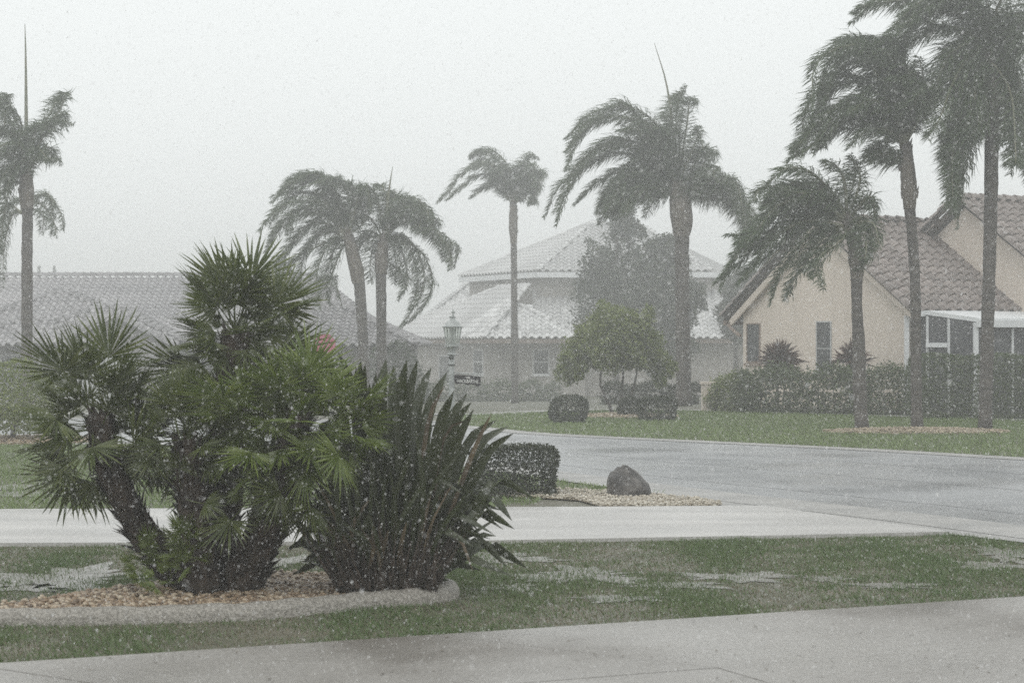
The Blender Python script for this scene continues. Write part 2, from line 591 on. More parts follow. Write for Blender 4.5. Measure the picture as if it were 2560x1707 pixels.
base = [duv(-9, .0), duv(14, .0), duv(14, 16), duv(-9, 16)]
near_drive = sheet('driveway', [tuple(p) for p in base], .012, M['joint'])
struct(near_drive, label='wet grey concrete driveway in the foreground')
rows = [0, 1.57, 3.2, 4.9, 6.6, 8.4, 10.4, 13]
g = .004
for r in range(len(rows) - 1):
    v0, v1 = rows[r] + (g if r else 0), rows[r + 1] - g
    for k in range(-5, 6):
        u0, u1 = 2.27 + k * 2.4, 2.27 + (k + 1) * 2.4
        q = [duv(u0 + .54 * v0 * (r == 0) + .85 * (r > 0) + g, v0), duv(u1 + .54 * v0 * (r == 0) + .85 * (r > 0) - g, v0),
             duv(u1 + .54 * v1 * (r == 0) + .85 * (r > 0) - g, v1), duv(u0 + .54 * v1 * (r == 0) + .85 * (r > 0) + g, v1)]
        z = .03 + random.uniform(-.002, .002)
        vv = [(p[0], p[1], z) for p in q] + [(p[0], p[1], .0) for p in q]
        obj('concrete_slab', vv, [(3, 2, 1, 0), (0, 1, 5, 4), (1, 2, 6, 5), (2, 3, 7, 6), (3, 0, 4, 7)], M['slab'], near_drive)

# footpath behind the far lawn
pc = rs([(-30, 44.2), (-8, 43.4), (-1.0, 43.2), (.83, 45.2), (2.3, 46.4), (3.84, 46.2), (7.2, 43.2), (10.4, 40.2), (16, 35.5), (26, 27)], 40)
struct(strip('path', pc, offs(pc, -.75), .014, M['gutter']), label='narrow pale concrete path behind the far lawn')

# puddles on the near lawn (photo positions in the 2352 view)
PUD = []


def puddle(cx, cy, w, h, label):
    D = GD(cy * K)
    c = Q(cx, cy, D)
    D2 = GD((cy + h / 2) * K)
    D1 = GD((cy - h / 2) * K)
    rx, ry = w * K / F * D / 2 * 1.1, abs(D1 - D2) / 2 * 1.6
    ph = [random.uniform(0, 6.28) for _ in range(5)]
    pts = []
    for i in range(72):
        a = 2 * math.pi * i / 72
        r = 1 + .25 * math.sin(3 * a + ph[0]) + .18 * math.sin(5 * a + ph[1]) + .14 * math.sin(9 * a + ph[2]) + .16 * math.sin(14 * a + ph[3]) + .1 * math.sin(23 * a + ph[4]) + random.uniform(-.13, .13)
        pts.append((c[0] + rx * r * math.cos(a), D + ry * r * math.sin(a)))
    PUD.append(pts)
    v = [(x, y, .005) for x, y in pts]
    o = obj('puddle', v, [tuple(range(72))], M['puddle'])
    struct(o, label=label)


for a in ((130, 1330, 300, 32, 'large shallow puddle on the lawn left of the fan palm'), (60, 1352, 150, 9, 'thin puddle by the left end of the planting bed'),
          (640, 1290, 110, 14, 'small puddle behind the fan palm trunks'), (1150, 1282, 190, 16, 'long puddle right of the strap leaf plant'),
          (930, 1300, 100, 10, 'thin puddle right behind the strap leaf plant'), (1560, 1345, 180, 9, 'thin puddle below the lawn centre'), (2050, 1345, 170, 8, 'thin puddle on the lower right lawn'), (1330, 1322, 240, 20, 'broad puddle in the middle of the near lawn'), (1180, 1350, 120, 10, 'thin puddle right of the kerb end'),
          (1700, 1325, 220, 12, 'thin puddle right of the lawn centre'), (2310, 1272, 120, 20, 'puddle at the right lawn corner by the road'),
          (2270, 1300, 140, 12, 'lower puddle at the right lawn corner'), (1420, 1375, 160, 9, 'thin puddle near the foreground driveway edge'),
          (1900, 1330, 100, 8, 'little puddle on the right side of the lawn')):
    puddle(*a)
for cy, lab in ((1119, 'wide thin puddle across the left lawn'), (1136, 'thin puddle on the left lawn near the driveway')):
    puddle(110, cy, 330, 6, lab)

# ------------------------------------------------------------------ grass
FRONT = [(-6, 8.2), tuple(duv(-.3, -.02)), tuple(duv(7.5, -.02)), tuple(duv(9, -.05)), (5.05, 14.2), (4.3, 15.3), (4.05, 15.8), (3.62, 16.4), (2.2, 16.13), (-.43, 15.66), (-4, 15.5), (-6, 15.48)]
ISLAND = [(-9, 18.8), (-4.8, 18.75), (-.5, 18.95), (.2, 19.5), (.4, 20.6), (1.25, 20.9), (1.65, 20.95), (1.0, 21.9), (-.2, 24.2), (-1.6, 27), (-3.4, 29.2), (-6, 30.6), (-12, 31)]
FAR = [(r[0], r[1]) for r in GUT_FAR if -1.6 < r[0] < 13][::-1] + [(13, 38), (10.4, 40), (7.2, 43), (3.84, 46), (2.3, 46.2), (.83, 45), (-1.0, 43)]


def fbm(x, y, s, seed):
    r = np.random.default_rng(seed)
    t = np.zeros(len(x))
    for k in range(7):
        a, ph = r.uniform(0, 6.28), r.uniform(0, 6.28)
        fr = s * r.uniform(.6, 2.2)
        t += np.sin((x * math.cos(a) + y * 1.0 * math.sin(a)) * fr + ph + 1.3 * np.sin(x * fr * .7 + ph))
    return t / 7


def grass(name, poly, n, h, w, m, label, clear=(), patch=True, wide=1.0):
    p = scatter(poly, n)
    keep = np.ones(n, bool)
    for q in clear:
        ins = inside(q, p[:, 0], p[:, 1])
        keep &= ~(ins & (rng.random(n) < .5))
    hh = h * rng.uniform(.5, 1.3, n)
    if patch:
        f = fbm(p[:, 0], p[:, 1] * .8, 2.4, 3) + .5 * fbm(p[:, 0], p[:, 1], 8, 5)
        keep &= rng.random(n) < np.clip(.68 + 1.0 * f, .14, 1)
        hh *= np.clip(1 + .8 * f, .45, 1.5)
    p, hh = p[keep], hh[keep]
    n = len(p)
    a = rng.uniform(0, math.pi, n)
    ww = w * rng.uniform(.6, 1.4, n)
    dx, dy = np.cos(a) * ww / 2, np.sin(a) * ww / 2
    z0 = np.array([gz(y) for y in p[:, 1]]) - .002
    lean = rng.normal(0, .5, (n, 2)) * hh[:, None]
    lean[:, 0] -= hh * .25
    t = np.zeros((n, 3, 3))
    t[:, 0] = np.stack([p[:, 0] - dx, p[:, 1] - dy, z0], 1)
    t[:, 1] = np.stack([p[:, 0] + dx, p[:, 1] + dy, z0], 1)
    t[:, 2] = np.stack([p[:, 0] + lean[:, 0], p[:, 1] + lean[:, 1], z0 + hh], 1)
    o = tri_obj(name, t, m, None, 'stuff')
    tag(o, label, 'grass')
    return o


BED = [Q(x, y, GD(y * K))[:2] for x, y in ((-200, 1440), (0, 1434), (400, 1424), (600, 1416), (750, 1402), (880, 1389), (980, 1381), (1040, 1374), (1050, 1366), (1020, 1354),
                                           (900, 1342), (760, 1332), (620, 1327), (500, 1337), (350, 1352), (130, 1384), (0, 1403), (-200, 1425))]
BED = [tuple(p) for p in BED]
grass('grass', FRONT, 210000, .030, .007, M['grass'], 'short patchy wet grass of the near lawn', [BED] * 5 + PUD)
grass('grass', FRONT, 90000, .014, .009, M['straw'], 'short brown straw between the wet grass of the near lawn', [BED] * 4 + PUD, patch=False)
grass('grass', ISLAND, 70000, .05, .013, M['grass_far'], 'green grass between the pale driveway and the road', PUD, patch=False)
grass('grass', FAR, 70000, .055, .022, M['grass_far'], 'green lawn across the road', patch=False)

# ------------------------------------------------------------------ planting bed: kerb and pebbles
kp = [Q(x, y, GD(y * K)) for x, y in ((-250, 1448), (0, 1441), (200, 1437), (400, 1432), (600, 1423), (750, 1409), (880, 1396), (980, 1388), (1035, 1380), (1056, 1368), (1040, 1357), (985, 1351))]
path = spline(kp, 60)
prof = [(-.085, -.02), (-.082, .045), (-.06, .078), (-.02, .092), (.03, .092), (.065, .078), (.085, .045), (.085, -.02)]
b = MB()
vs, m = [], len(prof)
for i, p in enumerate(path):
    t = path[min(i + 1, 59)] - path[max(i - 1, 0)]
    t[2] = 0
    t /= np.linalg.norm(t)
    s = np.array((t[1], -t[0], 0))        # towards the camera side
    jw = 1 + .05 * math.sin(i * 2.1) + .03 * math.sin(i * 5.3)
    for u, h in prof:
        vs.append((p[0] - s[0] * (u + .085) * -1 * -1, p[1] - s[1] * (u + .085), max(h, -.02) * jw))
b.add(vs, [(i * m + k, i * m + k + 1, (i + 1) * m + k + 1, (i + 1) * m + k) for i in range(59) for k in range(m - 1)] + [tuple(59 * m + k for k in range(m)), tuple(range(m))[::-1]])
o = b.build('bed_kerb', M['kerb'], smooth=True)
tag(o, 'rounded concrete kerb edging the front of the planting bed', 'kerb')

cx = np.array([p[0] for p in BED])
cyy = np.array([p[1] for p in BED])
sheet_v = [(x, y, .02) for x, y in BED]
struct(obj('bed_soil', sheet_v, [tuple(range(len(BED)))], M['mulch']))

OCT_V = np.array([(1, 0, 0), (-1, 0, 0), (0, 1, 0), (0, -1, 0), (0, 0, 1), (0, 0, -1)], float)
OCT_F = [(0, 2, 4), (2, 1, 4), (1, 3, 4), (3, 0, 4), (2, 0, 5), (1, 2, 5), (3, 1, 5), (0, 3, 5)]
# rounder pebble: cube-ish octahedron with mid vertices
_v = [tuple(p) for p in OCT_V]
_f = []
_m = {}


def _mid(i, j):
    k = (min(i, j), max(i, j))
    if k not in _m:
        p = np.array(_v[i]) + np.array(_v[j])
        _v.append(tuple(p / np.linalg.norm(p)))
        _m[k] = len(_v) - 1
    return _m[k]


for a, b_, c in OCT_F:
    x, y, z = _mid(a, b_), _mid(b_, c), _mid(c, a)
    _f += [(a, x, z), (x, b_, y), (z, y, c), (x, y, z)]
SPH_V, SPH_F = np.array(_v), _f


def pebbles(name, poly, n, r, m, label, zfun, fine=False):
    p = scatter(poly, n)
    sc = np.stack([rng.uniform(.6, 1.3, n), rng.uniform(.6, 1.2, n), rng.uniform(.45, .85, n)], 1) * r
    z = zfun(p) + sc[:, 2] * .3 + rng.uniform(0, 1, n) ** 3 * r * 1.2
    o = many_obj(name, SPH_V if fine else OCT_V, SPH_F if fine else OCT_F, np.column_stack([p, z]), sc, rand_rots(n), m, None, 'stuff')
    return tag(o, label, 'gravel')


pebbles('gravel', BED, 9000, .019, M['pebble'], 'loose brown and tan river pebbles filling the planting bed', lambda p: np.full(len(p), .028), True)
ROCKBED = [Q(x, y, GD(y * K))[:2] for x, y in ((1120, 1143), (1270, 1128), (1390, 1132), (1500, 1140), (1600, 1150), (1660, 1160), (1640, 1166), (1480, 1167), (1380, 1166), (1330, 1152), (1240, 1146))]
ROCKBED = [tuple(p) for p in ROCKBED]
struct(obj('bed_soil', [(x, y, .014) for x, y in ROCKBED], [tuple(range(len(ROCKBED)))], M['pebble_tan']))
pebbles('gravel', ROCKBED, 4200, .02, M['pebble_pale'], 'pale yellowish pebbles round the boulder beside the road', lambda p: np.full(len(p), .017))


def oval(c, rx, ry, n=28):
    return [(c[0] + rx * math.cos(2 * math.pi * i / n), c[1] + ry * math.sin(2 * math.pi * i / n)) for i in range(n)]


def mound_bed(c, rx, ry, h, m_soil, n, r, m_peb, label):
    def zf(p):
        q = ((p[:, 0] - c[0]) / rx) ** 2 + ((p[:, 1] - c[1]) / ry) ** 2
        return gz(c[1]) + .01 + h * np.clip(1 - q, 0, 1)
    vs, fs = [(c[0], c[1], gz(c[1]) + .01 + h)], []
    for k in (1, 2, 3):
        for (x, y) in oval(c, rx * k / 3, ry * k / 3):
            vs.append((x, y, gz(c[1]) + .006 + h * (1 - (k / 3) ** 2)))
    for i in range(28):
        fs.append((0, 1 + i, 1 + (i + 1) % 28))
        for k in (0, 1):
            fs.append((1 + k * 28 + i, 1 + (k + 1) * 28 + i, 1 + (k + 1) * 28 + (i + 1) % 28, 1 + k * 28 + (i + 1) % 28))
    struct(obj('bed_soil', vs, fs, m_soil, smooth=True))
    pebbles('gravel', oval(c, rx, ry), n, r, m_peb, label, zf)


mound_bed(Q(2105, 993, 34.9)[:2], 3.3 / 2 + .0, .75, .05, M['mulch'], 3500, .028, M['pebble_tan'], 'oval bed of tan gravel under the three right palms')
mound_bed(Q(1440, 955, 42.0)[:2], 1.1, .8, .05, M['mulch'], 1500, .03, M['pebble_tan'], 'tan gravel patch under the small domed tree')
mound_bed(Q(40, 1012, 32.0)[:2], 1.6, 1.3, .03, M['mulch'], 2500, .026, M['pebble'], 'brown gravel round the clipped tree at the left edge')

# ------------------------------------------------------------------ foliage helpers
def leaf_quads(pts, size, rg=rng, up=0.0, aspect=.55):
    """diamond leaves at pts with random orientation -> (n,4,3)"""
    n = len(pts)
    R = rand_rots(n, rg)
    s = size * rg.uniform(.6, 1.35, n)
    a = R[:, :, 0]
    if up:
        a = a + np.array((0, 0, up))
        a /= np.linalg.norm(a, axis=1)[:, None]
    b = np.cross(a, R[:, :, 1])
    b /= np.linalg.norm(b, axis=1)[:, None]
    c = np.cross(a, b)
    q = np.zeros((n, 4, 3))
    q[:, 0] = pts - a * s[:, None] * .5
    q[:, 1] = pts + b * (s * aspect * .5)[:, None] + c * (s * .08)[:, None]
    q[:, 2] = pts + a * s[:, None] * .5
    q[:, 3] = pts - b * (s * aspect * .5)[:, None] + c * (s * .08)[:, None]
    return q


def box_points(n, L, W, H, round_=.15, rough=.04, fill=.35):
    """points near the skin of a rounded box, local frame, z from 0"""
    p = rng.uniform(-1, 1, (n, 3))
    k = int(n * (1 - fill))
    ax = rng.choice(3, k, p=np.array([W * H, L * H, L * W * .8]) / (W * H + L * H + L * W * .8))
    p[np.arange(k), ax] = np.sign(p[np.arange(k), ax])
    q = p * np.array((L / 2, W / 2, H / 2))
    inner = np.array((L / 2, W / 2, H / 2)) - round_
    cl = np.clip(q, -inner, inner)
    dd = q - cl
    ln = np.linalg.norm(dd, axis=1)
    far = ln > round_
    q[far] = cl[far] + dd[far] / ln[far][:, None] * round_
    q += rng.normal(0, rough, q.shape)
    q[:, 0] += rough * 1.5 * np.sin(q[:, 2] * 9 + q[:, 1] * 5)
    q[:, 2] += H / 2 + rough * 1.2 * np.sin(q[:, 0] * 5 + 1) * (q[:, 2] > 0)
    q[:, 2] = np.maximum(q[:, 2], .01)
    return q


def rotz(p, a):
    c, s = math.cos(a), math.sin(a)
    return np.column_stack([p[:, 0] * c - p[:, 1] * s, p[:, 0] * s + p[:, 1] * c, p[:, 2]])


def hedge(name, label, cat, c, L, W, H, ang, n, leaf, m, round_=.15, rough=.03, group=None):
    base = np.array((c[0], c[1], gz(c[1])))
    t = thing(name, label, cat, base, group)
    p = rotz(box_points(n, L, W, H, round_, rough), ang) + base
    poly_obj('foliage', leaf_quads(p, leaf), m, t)
    b = MB()
    for i in range(max(3, int(L * 3))):
        q = rotz(np.array([[(i + .5) / max(3, int(L * 3)) * L - L / 2, random.uniform(-.3, .3) * W, 0]]), ang)[0] + base
        b.tube([q, q + (random.uniform(-.05, .05), 0, H * .45), q + (random.uniform(-.12, .12), random.uniform(-.1, .1), H * .85)], [.015, .012, .005], 5)
    b.build('stem', M['bark'], t)
    return t


def dome(name, label, cat, c, rx, rz_, n, leaf, m, flat=.0, trunk=0, group=None):
    base = np.array((c[0], c[1], gz(c[1])))
    t = thing(name, label, cat, base, group)
    v = rng.normal(size=(n, 3))
    v /= np.linalg.norm(v, axis=1)[:, None]
    v[:, 2] = np.where(v[:, 2] < -flat, -flat * rng.random(n), v[:, 2])
    r = np.where(rng.random(n) < .65, 1, rng.random(n) ** .4) + rng.normal(0, .03, n)
    p = v * r[:, None] * np.array((rx, rx, rz_)) * (1 + .05 * np.sin(v[:, :1] * 7) + .04 * np.sin(v[:, 2:] * 9))
    p[:, 2] += trunk + flat * rz_
    p[:, 2] = np.maximum(p[:, 2], .02)
    poly_obj('foliage', leaf_quads(p + base, leaf), m, t)
    b = MB()
    for i in range(4 if not trunk else 1):
        a = i * 1.7
        b.tube([base + (.03 * math.cos(a), .03 * math.sin(a), -.02), base + (.04 * math.cos(a), .04 * math.sin(a), trunk + .1), base + (rx * .5 * math.cos(a), rx * .5 * math.sin(a), trunk + rz_ * .7)],
               [.05 if trunk else .02, .04 if trunk else .015, .008], 6)
    b.build('trunk' if trunk else 'stem', M['bark'], t)
    return t


def crown_tree(name, label, c, stems, clumps, per, leaf, m, group=None, cat='tree'):
    """stems: lists of world points with radii; clumps: (centre, radius xyz)"""
    t = thing(name, label, cat, c, group)
    for pts, r in stems:
        sp = spline(pts, 8)
        MB().tube(sp, np.linspace(r, r * .35, 8), 7, jitter=.06).build('trunk', M['bark'], t, True)
    pts = []
    for cc, rr in clumps:
        k = int(per * (rr[0] * rr[2]) / (clumps[0][1][0] * clumps[0][1][2]))
        v = rng.normal(size=(k, 3))
        v /= np.linalg.norm(v, axis=1)[:, None]
        r = rng.random(k) ** .35 * (1 + .18 * np.sin(v[:, 0] * 5 + v[:, 2] * 4) + .12 * np.sin(v[:, 1] * 11 + v[:, 2] * 9))
        pts.append(np.array(cc) + v * r[:, None] * np.array(rr))
    poly_obj('crown', leaf_quads(np.vstack(pts), leaf), m, t)
    return t


# ------------------------------------------------------------------ roof tiles
def tile_mesh(name, w, L, h, m, n=6):
    """S-tile: barrel arch across +x, length along +y (up slope), front lip at y=0"""
    vs, fs = [], []
    for y, dz in ((0, .045), (L, .0)):
        for i in range(n + 1):
            u = i / n
            x = (u - .5) * w
            z = h * (max(0, math.sin(math.pi * min(1, u / .68))) if u < .68 else -.22 * math.sin(math.pi * (u - .68) / .32))
            vs.append((x, y, z + dz))
    k = n + 1
    for i in range(n):
        fs.append((i, i + 1, k + i + 1, k + i))
    for i in range(n + 1):                # front lip
        x, y, z = vs[i]
        vs.append((x, y + .004, z - .05))
    for i in range(n):
        fs.append((2 * k + i, 2 * k + i + 1, i + 1, i))
    return mesh_data(name, vs, fs, m)


def cap_mesh(name, w, L, h, m, n=6):
    vs, fs = [], []
    for y, dz, s in ((0, .03, 1.0), (L, 0, .86)):
        for i in range(n + 1):
            a = math.pi * i / n
            vs.append((-math.cos(a) * w / 2 * s, y, math.sin(a) * h * s + dz - .04))
    k = n + 1
    fs = [(i, i + 1, k + i + 1, k + i) for i in range(n)]
    fs.append(tuple(range(k))[::-1])
    return mesh_data(name, vs, fs, m)


def xf(o, origin, ux, uy, uz):
    o.matrix_basis = Matrix(((ux[0], uy[0], uz[0], origin[0]), (ux[1], uy[1], uz[1], origin[1]), (ux[2], uy[2], uz[2], origin[2]), (0, 0, 0, 1)))


class Roof:
    """roof part of a house: deck faces with tile objects laid in courses"""

    def __init__(self, house, m_tile, m_deck, w=.30, L=.40, h=.075, expo=.34, limit=300):
        self.house, self.mt, self.md = house, m_tile, m_deck
        self.w, self.L, self.h, self.expo, self.limit = w, L, h, expo, limit
        self.tiles, self.caps, self.deck = [], [], MB()
        self.tm = tile_mesh('roof_tile', w * 1.04, L, h, m_tile)
        self.cm = cap_mesh('ridge_tile', .24, .42, .12, m_tile)

    def face(self, pts, eave=(0, 1), tiles=True):
        pts = [np.asarray(p, float) for p in pts]
        e0, e1 = pts[eave[0]], pts[eave[1]]
        nrm = np.zeros(3)
        for i in range(len(pts)):
            nrm += np.cross(pts[i], pts[(i + 1) % len(pts)])
        nrm /= np.linalg.norm(nrm)
        if nrm[2] < 0:
            nrm = -nrm
        u = e1 - e0
        u -= nrm * np.dot(u, nrm)
        u /= np.linalg.norm(u)
        v = np.cross(nrm, u)
        if v[2] < 0:
            u = -u
            v = np.cross(nrm, u)
        self.deck.add([p - nrm * .03 for p in pts], [tuple(range(len(pts)))])
        if not tiles:
            return self
        o = e0
        pu = [(np.dot(p - o, u), np.dot(p - o, v)) for p in pts]
        A = np.array(pu)
        u0, u1, v0, v1 = A[:, 0].min(), A[:, 0].max(), A[:, 1].min(), A[:, 1].max()
        rows = int((v1 - v0) / self.expo) + 2
        cols = int((u1 - u0) / self.w) + 2
        for r in range(rows):
            for c in range(cols):
                cu, cv = u0 + (c + .5) * self.w, v0 + r * self.expo - .04
                if inside(pu, np.array([cu]), np.array([cv + .1]))[0]:
                    self.tiles.append((o + u * cu + v * cv + nrm * .006, u, v, nrm))
        return self

    def ridge(self, a, b, step=.36):
        a, b = np.asarray(a, float), np.asarray(b, float)
        if b[2] < a[2]:
            a, b = b, a
        L = np.linalg.norm(b - a)
        t = (b - a) / L
        s = np.cross(t, (0, 0, 1.0))
        s /= np.linalg.norm(s)
        up = np.cross(s, t)
        for i in range(max(1, int(L / step))):
            self.caps.append((a + t * i * step + up * .05, s, t, up))
        return self

    def build(self):
        roof = self.deck.build('roof', self.md, self.house)
        off = root_loc(self.house)
        for lst, me, nm in ((self.tiles, self.tm, 'roof_tile'), (self.caps, self.cm, 'ridge_tile')):
            lst.sort(key=lambda q: q[0][1])
            for q in lst[:self.limit]:
                o = bpy.data.objects.new(nm, me)
                link(o, roof)
                j = 1 + random.uniform(-.02, .02)
                xf(o, q[0] - off + q[3] * random.uniform(-.004, .006), q[1] * j, q[2], q[3])
            rest = lst[self.limit:]
            if rest:
                pv = np.array([vv.co[:] for vv in me.vertices])
                pf = []
                for pol in me.polygons:
                    q = list(pol.vertices)
                    pf += [(q[0], q[i], q[i + 1]) for i in range(1, len(q) - 1)]
                R = np.array([np.column_stack([q[1], q[2], q[3]]) for q in rest])
                o = many_obj(nm, pv, pf, np.array([q[0] for q in rest]), np.ones((len(rest), 1)), R, self.mt, roof, 'stuff')
                o.data.polygons.foreach_set('use_smooth', [False] * len(o.data.polygons))
        return roof


def wall(house, pts2, z0, z1, m, name='wall', thick=.12):
    """a straight wall slab between two plan points; thickness away from the camera"""
    a, b = np.array(pts2[0]), np.array(pts2[1])
    t = (b - a) / np.linalg.norm(b - a)
    n = np.array((-t[1], t[0]))
    if n[1] < 0:
        n = -n
    bb = MB()
    q = [a, b, b + n * thick, a + n * thick]
    bb.add([(p[0], p[1], z0) for p in q] + [(p[0], p[1], z1) for p in q], [(0, 1, 5, 4), (1, 2, 6, 5), (2, 3, 7, 6), (3, 0, 4, 7), (4, 5, 6, 7)])
    return bb.build(name, m, house)


def window(house, p0, p1, z0, z1, frame=.05, mull=(), m_frame=None, sill=True, proud=.03, bars=()):
    """window on the wall line p0-p1 (plan), standing proud of the wall towards the camera"""
    a, b = np.array(p0), np.array(p1)
    L = np.linalg.norm(b - a)
    t = (b - a) / L
    n = np.array((t[1], -t[0]))
    if n[1] > 0:
        n = -n
    mf = m_frame or M['white']

    def bx(u0, u1, za, zb, d0, d1):
        c = a + t * (u0 + u1) / 2 + n * (d0 + d1) / 2
        return (np.array((c[0], c[1], (za + zb) / 2)), np.array((*(t * (u1 - u0) / 2), 0)), np.array((*(n * (d1 - d0) / 2), 0)), np.array((0, 0, (zb - za) / 2)))
    w = MB().obox(*bx(frame * .5, L - frame * .5, z0 + frame * .5, z1 - frame * .5, .004, .012)).build('window', M['glass'], house)
    fb = MB()
    for q in ((0, frame, z0, z1), (L - frame, L, z0, z1)):
        fb.obox(*bx(*q, .002, proud))
    for q in ((frame, L - frame, z0, z0 + frame), (frame, L - frame, z1 - frame, z1)):
        fb.obox(*bx(*q, .002, proud))
    for h in bars:
        fb.obox(*bx(frame, L - frame, z0 + (z1 - z0) * h - frame * .35, z0 + (z1 - z0) * h + frame * .35, .002, proud - .004))
    fb.build('frame', mf, w)
    if sill:
        MB().obox(*bx(-.05, L + .05, z0 - .07, z0 - .004, .002, .08)).build('sill', mf, w)
    return w


# ------------------------------------------------------------------ right house: beige stucco, brown tiles
def right_house():
    N0 = np.array((8.94, 45.0))
    wd = np.array((-.474, .880))             # along the gable wall, away from the camera
    rd = np.array((.880, .474))              # along the ridge, to the right
    Wd = 6.45
    t = thing('beige_house', 'beige stucco house with brown tiled roof at the right', 'house', (N0[0], N0[1], gz(45)))
    ez, pz = 2.42, 4.42
    g0 = gz(48)

    def pt(a, r, z):
        p = N0 + wd * a + rd * r
        return np.array((p[0], p[1], z))
    # gable wall as a pentagon slab
    def gable(a0, a1, r, zb, ze, zp, ap):
        f = [pt(a0, r, zb), pt(a1, r, zb), pt(a1, r, ze), pt(ap, r, zp), pt(a0, r, ze)]
        k = [p + np.array((*rd, 0)) * .15 for p in f]
        return MB().add(f + k, [(0, 1, 2, 3, 4), (9, 8, 7, 6, 5)] + [(i, i + 5, (i + 1) % 5 + 5, (i + 1) % 5) for i in range(5)])
    gable(0, Wd, 0, g0 - .1, ez, pz - .12, Wd / 2).build('wall', M['stucco'], t)
    f0 = MB()
    f0.add([pt(-.003, .15, g0 - .1), pt(-.003, 9, g0 - .1), pt(-.003, 9, ez), pt(-.003, .15, ez), pt(.15, .15, g0 - .1), pt(.15, 9, g0 - .1), pt(.15, 9, ez), pt(.15, .15, ez)],
           [(0, 1, 2, 3), (4, 7, 6, 5), (3, 2, 6, 7)])
    f0.build('wall', M['stucco'], t)
    # wing roof with rake overhang
    R = Roof(t, M['tile_brown'], M['deck_brown'], w=.31, L=.42, h=.08, expo=.33)
    ov, rk = .35, .2
    sl = (pz - ez) / (Wd / 2)
    za = ez - ov * sl + .08
    R.face([pt(-ov, -rk, za), pt(-ov, 4.2, za), pt(Wd / 2, 4.2, pz + .08), pt(Wd / 2, -rk, pz + .08)])
    R.face([pt(Wd + ov + .25, -rk, za - .12), pt(Wd + ov + .25, 4.2, za - .12), pt(Wd / 2, 4.2, pz + .08), pt(Wd / 2, -rk, pz + .08)], tiles=True)
    R.ridge(pt(Wd / 2, -rk, pz + .12), pt(Wd / 2, 3.2, pz + .12))
    for s0, s1 in (((-ov, za), (Wd / 2, pz + .1)), ((Wd + ov + .25, za - .12), (Wd / 2, pz + .1))):
        R.ridge(pt(s0[0], -rk, s0[1] + .05), pt(s1[0], -rk, s1[1] + .05), step=.34)
    # main block roof, higher, set back along the ridge
    mr, mp, mz = 3.0, 1.45, 4.98
    half = 4.6
    me_z = mz - half * .62
    R.face([pt(mp - half, mr - .3, me_z), pt(mp - half, mr + 6, me_z), pt(mp, mr + 6, mz), pt(mp, mr - .3, mz)])
    R.face([pt(mp + half, mr - .3, me_z), pt(mp + half, mr + 6, me_z), pt(mp, mr + 6, mz), pt(mp, mr - .3, mz)], tiles=False)
    R.ridge(pt(mp, mr - .3, mz + .03), pt(mp, mr + 5, mz + .03))
    R.ridge(pt(mp - half, mr - .3, me_z + .05), pt(mp, mr - .3, mz + .05), step=.34)
    R.ridge(pt(mp + half, mr - .3, me_z + .05), pt(mp, mr - .3, mz + .05), step=.34)
    R.build()
    gable(mp - half + .3, mp + half - .3, mr, g0 - .1, me_z, mz - .12, mp).build('wall', M['stucco'], t)
    # fascia, gutter and downspouts
    b = MB()
    b.bar(pt(-ov - .04, -rk + .02, za - .06), pt(-ov - .04, 6, za - .06), .1, .12)
    b.build('gutter', M['white'], t)
    b = MB()
    b.bar(pt(Wd + ov + .22, -rk + .02, za - .2), pt(Wd + ov + .22, 4, za - .2), .12, .12)
    b.build('gutter', M['soffit'], t)
    MB().tube(spline([pt(Wd + ov + .1, -.15, za - .26), pt(Wd + .25, -.1, za - .42), pt(Wd + .05, -.05, za - .55)], 8), .05, 7).build('downspout', M['soffit'], t)
    MB().bar(pt(-.04, -.06, g0), pt(-.04, -.06, za - .1), .1).build('downspout', M['white'], t)
    # rake boards under the tiles
    for s0, s1 in (((-ov, za), (Wd / 2, pz + .02)), ((Wd + ov, za - .12), (Wd / 2, pz + .02))):
        MB().bar(pt(s0[0], -rk + .06, s0[1] - .09), pt(s1[0], -rk + .06, s1[1] - .09), .05, .16).build('rake_board', M['stucco'], t)
        s = MB()
        s.add([pt(s0[0], -rk + .1, s0[1] - .05), pt(s1[0], -rk + .1, s1[1] - .05), pt(s1[0], .0, s1[1] - .05), pt(s0[0], .0, s0[1] - .05)], [(0, 1, 2, 3)])
        s.build('soffit', M['stucco'], t)
    # windows in the gable wall (the wall line recedes to the left)
    def wpix(px0, px1, y0, y1, bars=(), mf=None):
        def hit(px):
            k = (px * K - 1280) / F
            # N0 + wd*a on ray x = k*D
            a = (N0[0] - k * N0[1]) / (k * wd[1] - wd[0])
            return a
        a0, a1 = hit(px0), hit(px1)
        D = N0[1] + wd[1] * (a0 + a1) / 2
        z0, z1 = CAM_H - (y1 * K - 853.5) / F * D, CAM_H - (y0 * K - 853.5) / F * D
        window(t, N0 + wd * a0, N0 + wd * a1, z0, z1, .035, bars=bars, m_frame=mf)
    wpix(1716, 1747, 742, 833, mf=M['soffit'])
    wpix(1876, 1911, 737, 852, bars=(.45,), mf=M['trim'])
    # screened lanai in front of the wing
    o_ = 2.1
    zt0, zt1 = 2.34, 2.12

    def lp(a, r, z):
        return pt(-a, r, z)
    r0 = .15
    b = MB()
    b.add([lp(0, r0, zt0), lp(o_ + .15, r0, zt1 - .02), lp(o_ + .15, 8, zt1 - .02), lp(0, 8, zt0)] + [lp(0, r0, zt0 - .09), lp(o_ + .15, r0, zt1 - .11), lp(o_ + .15, 8, zt1 - .11), lp(0, 8, zt0 - .09)],
          [(0, 1, 2, 3), (7, 6, 5, 4), (0, 4, 5, 1), (1, 5, 6, 2), (3, 2, 6, 7)])
    b.build('porch_roof', M['white'], t)
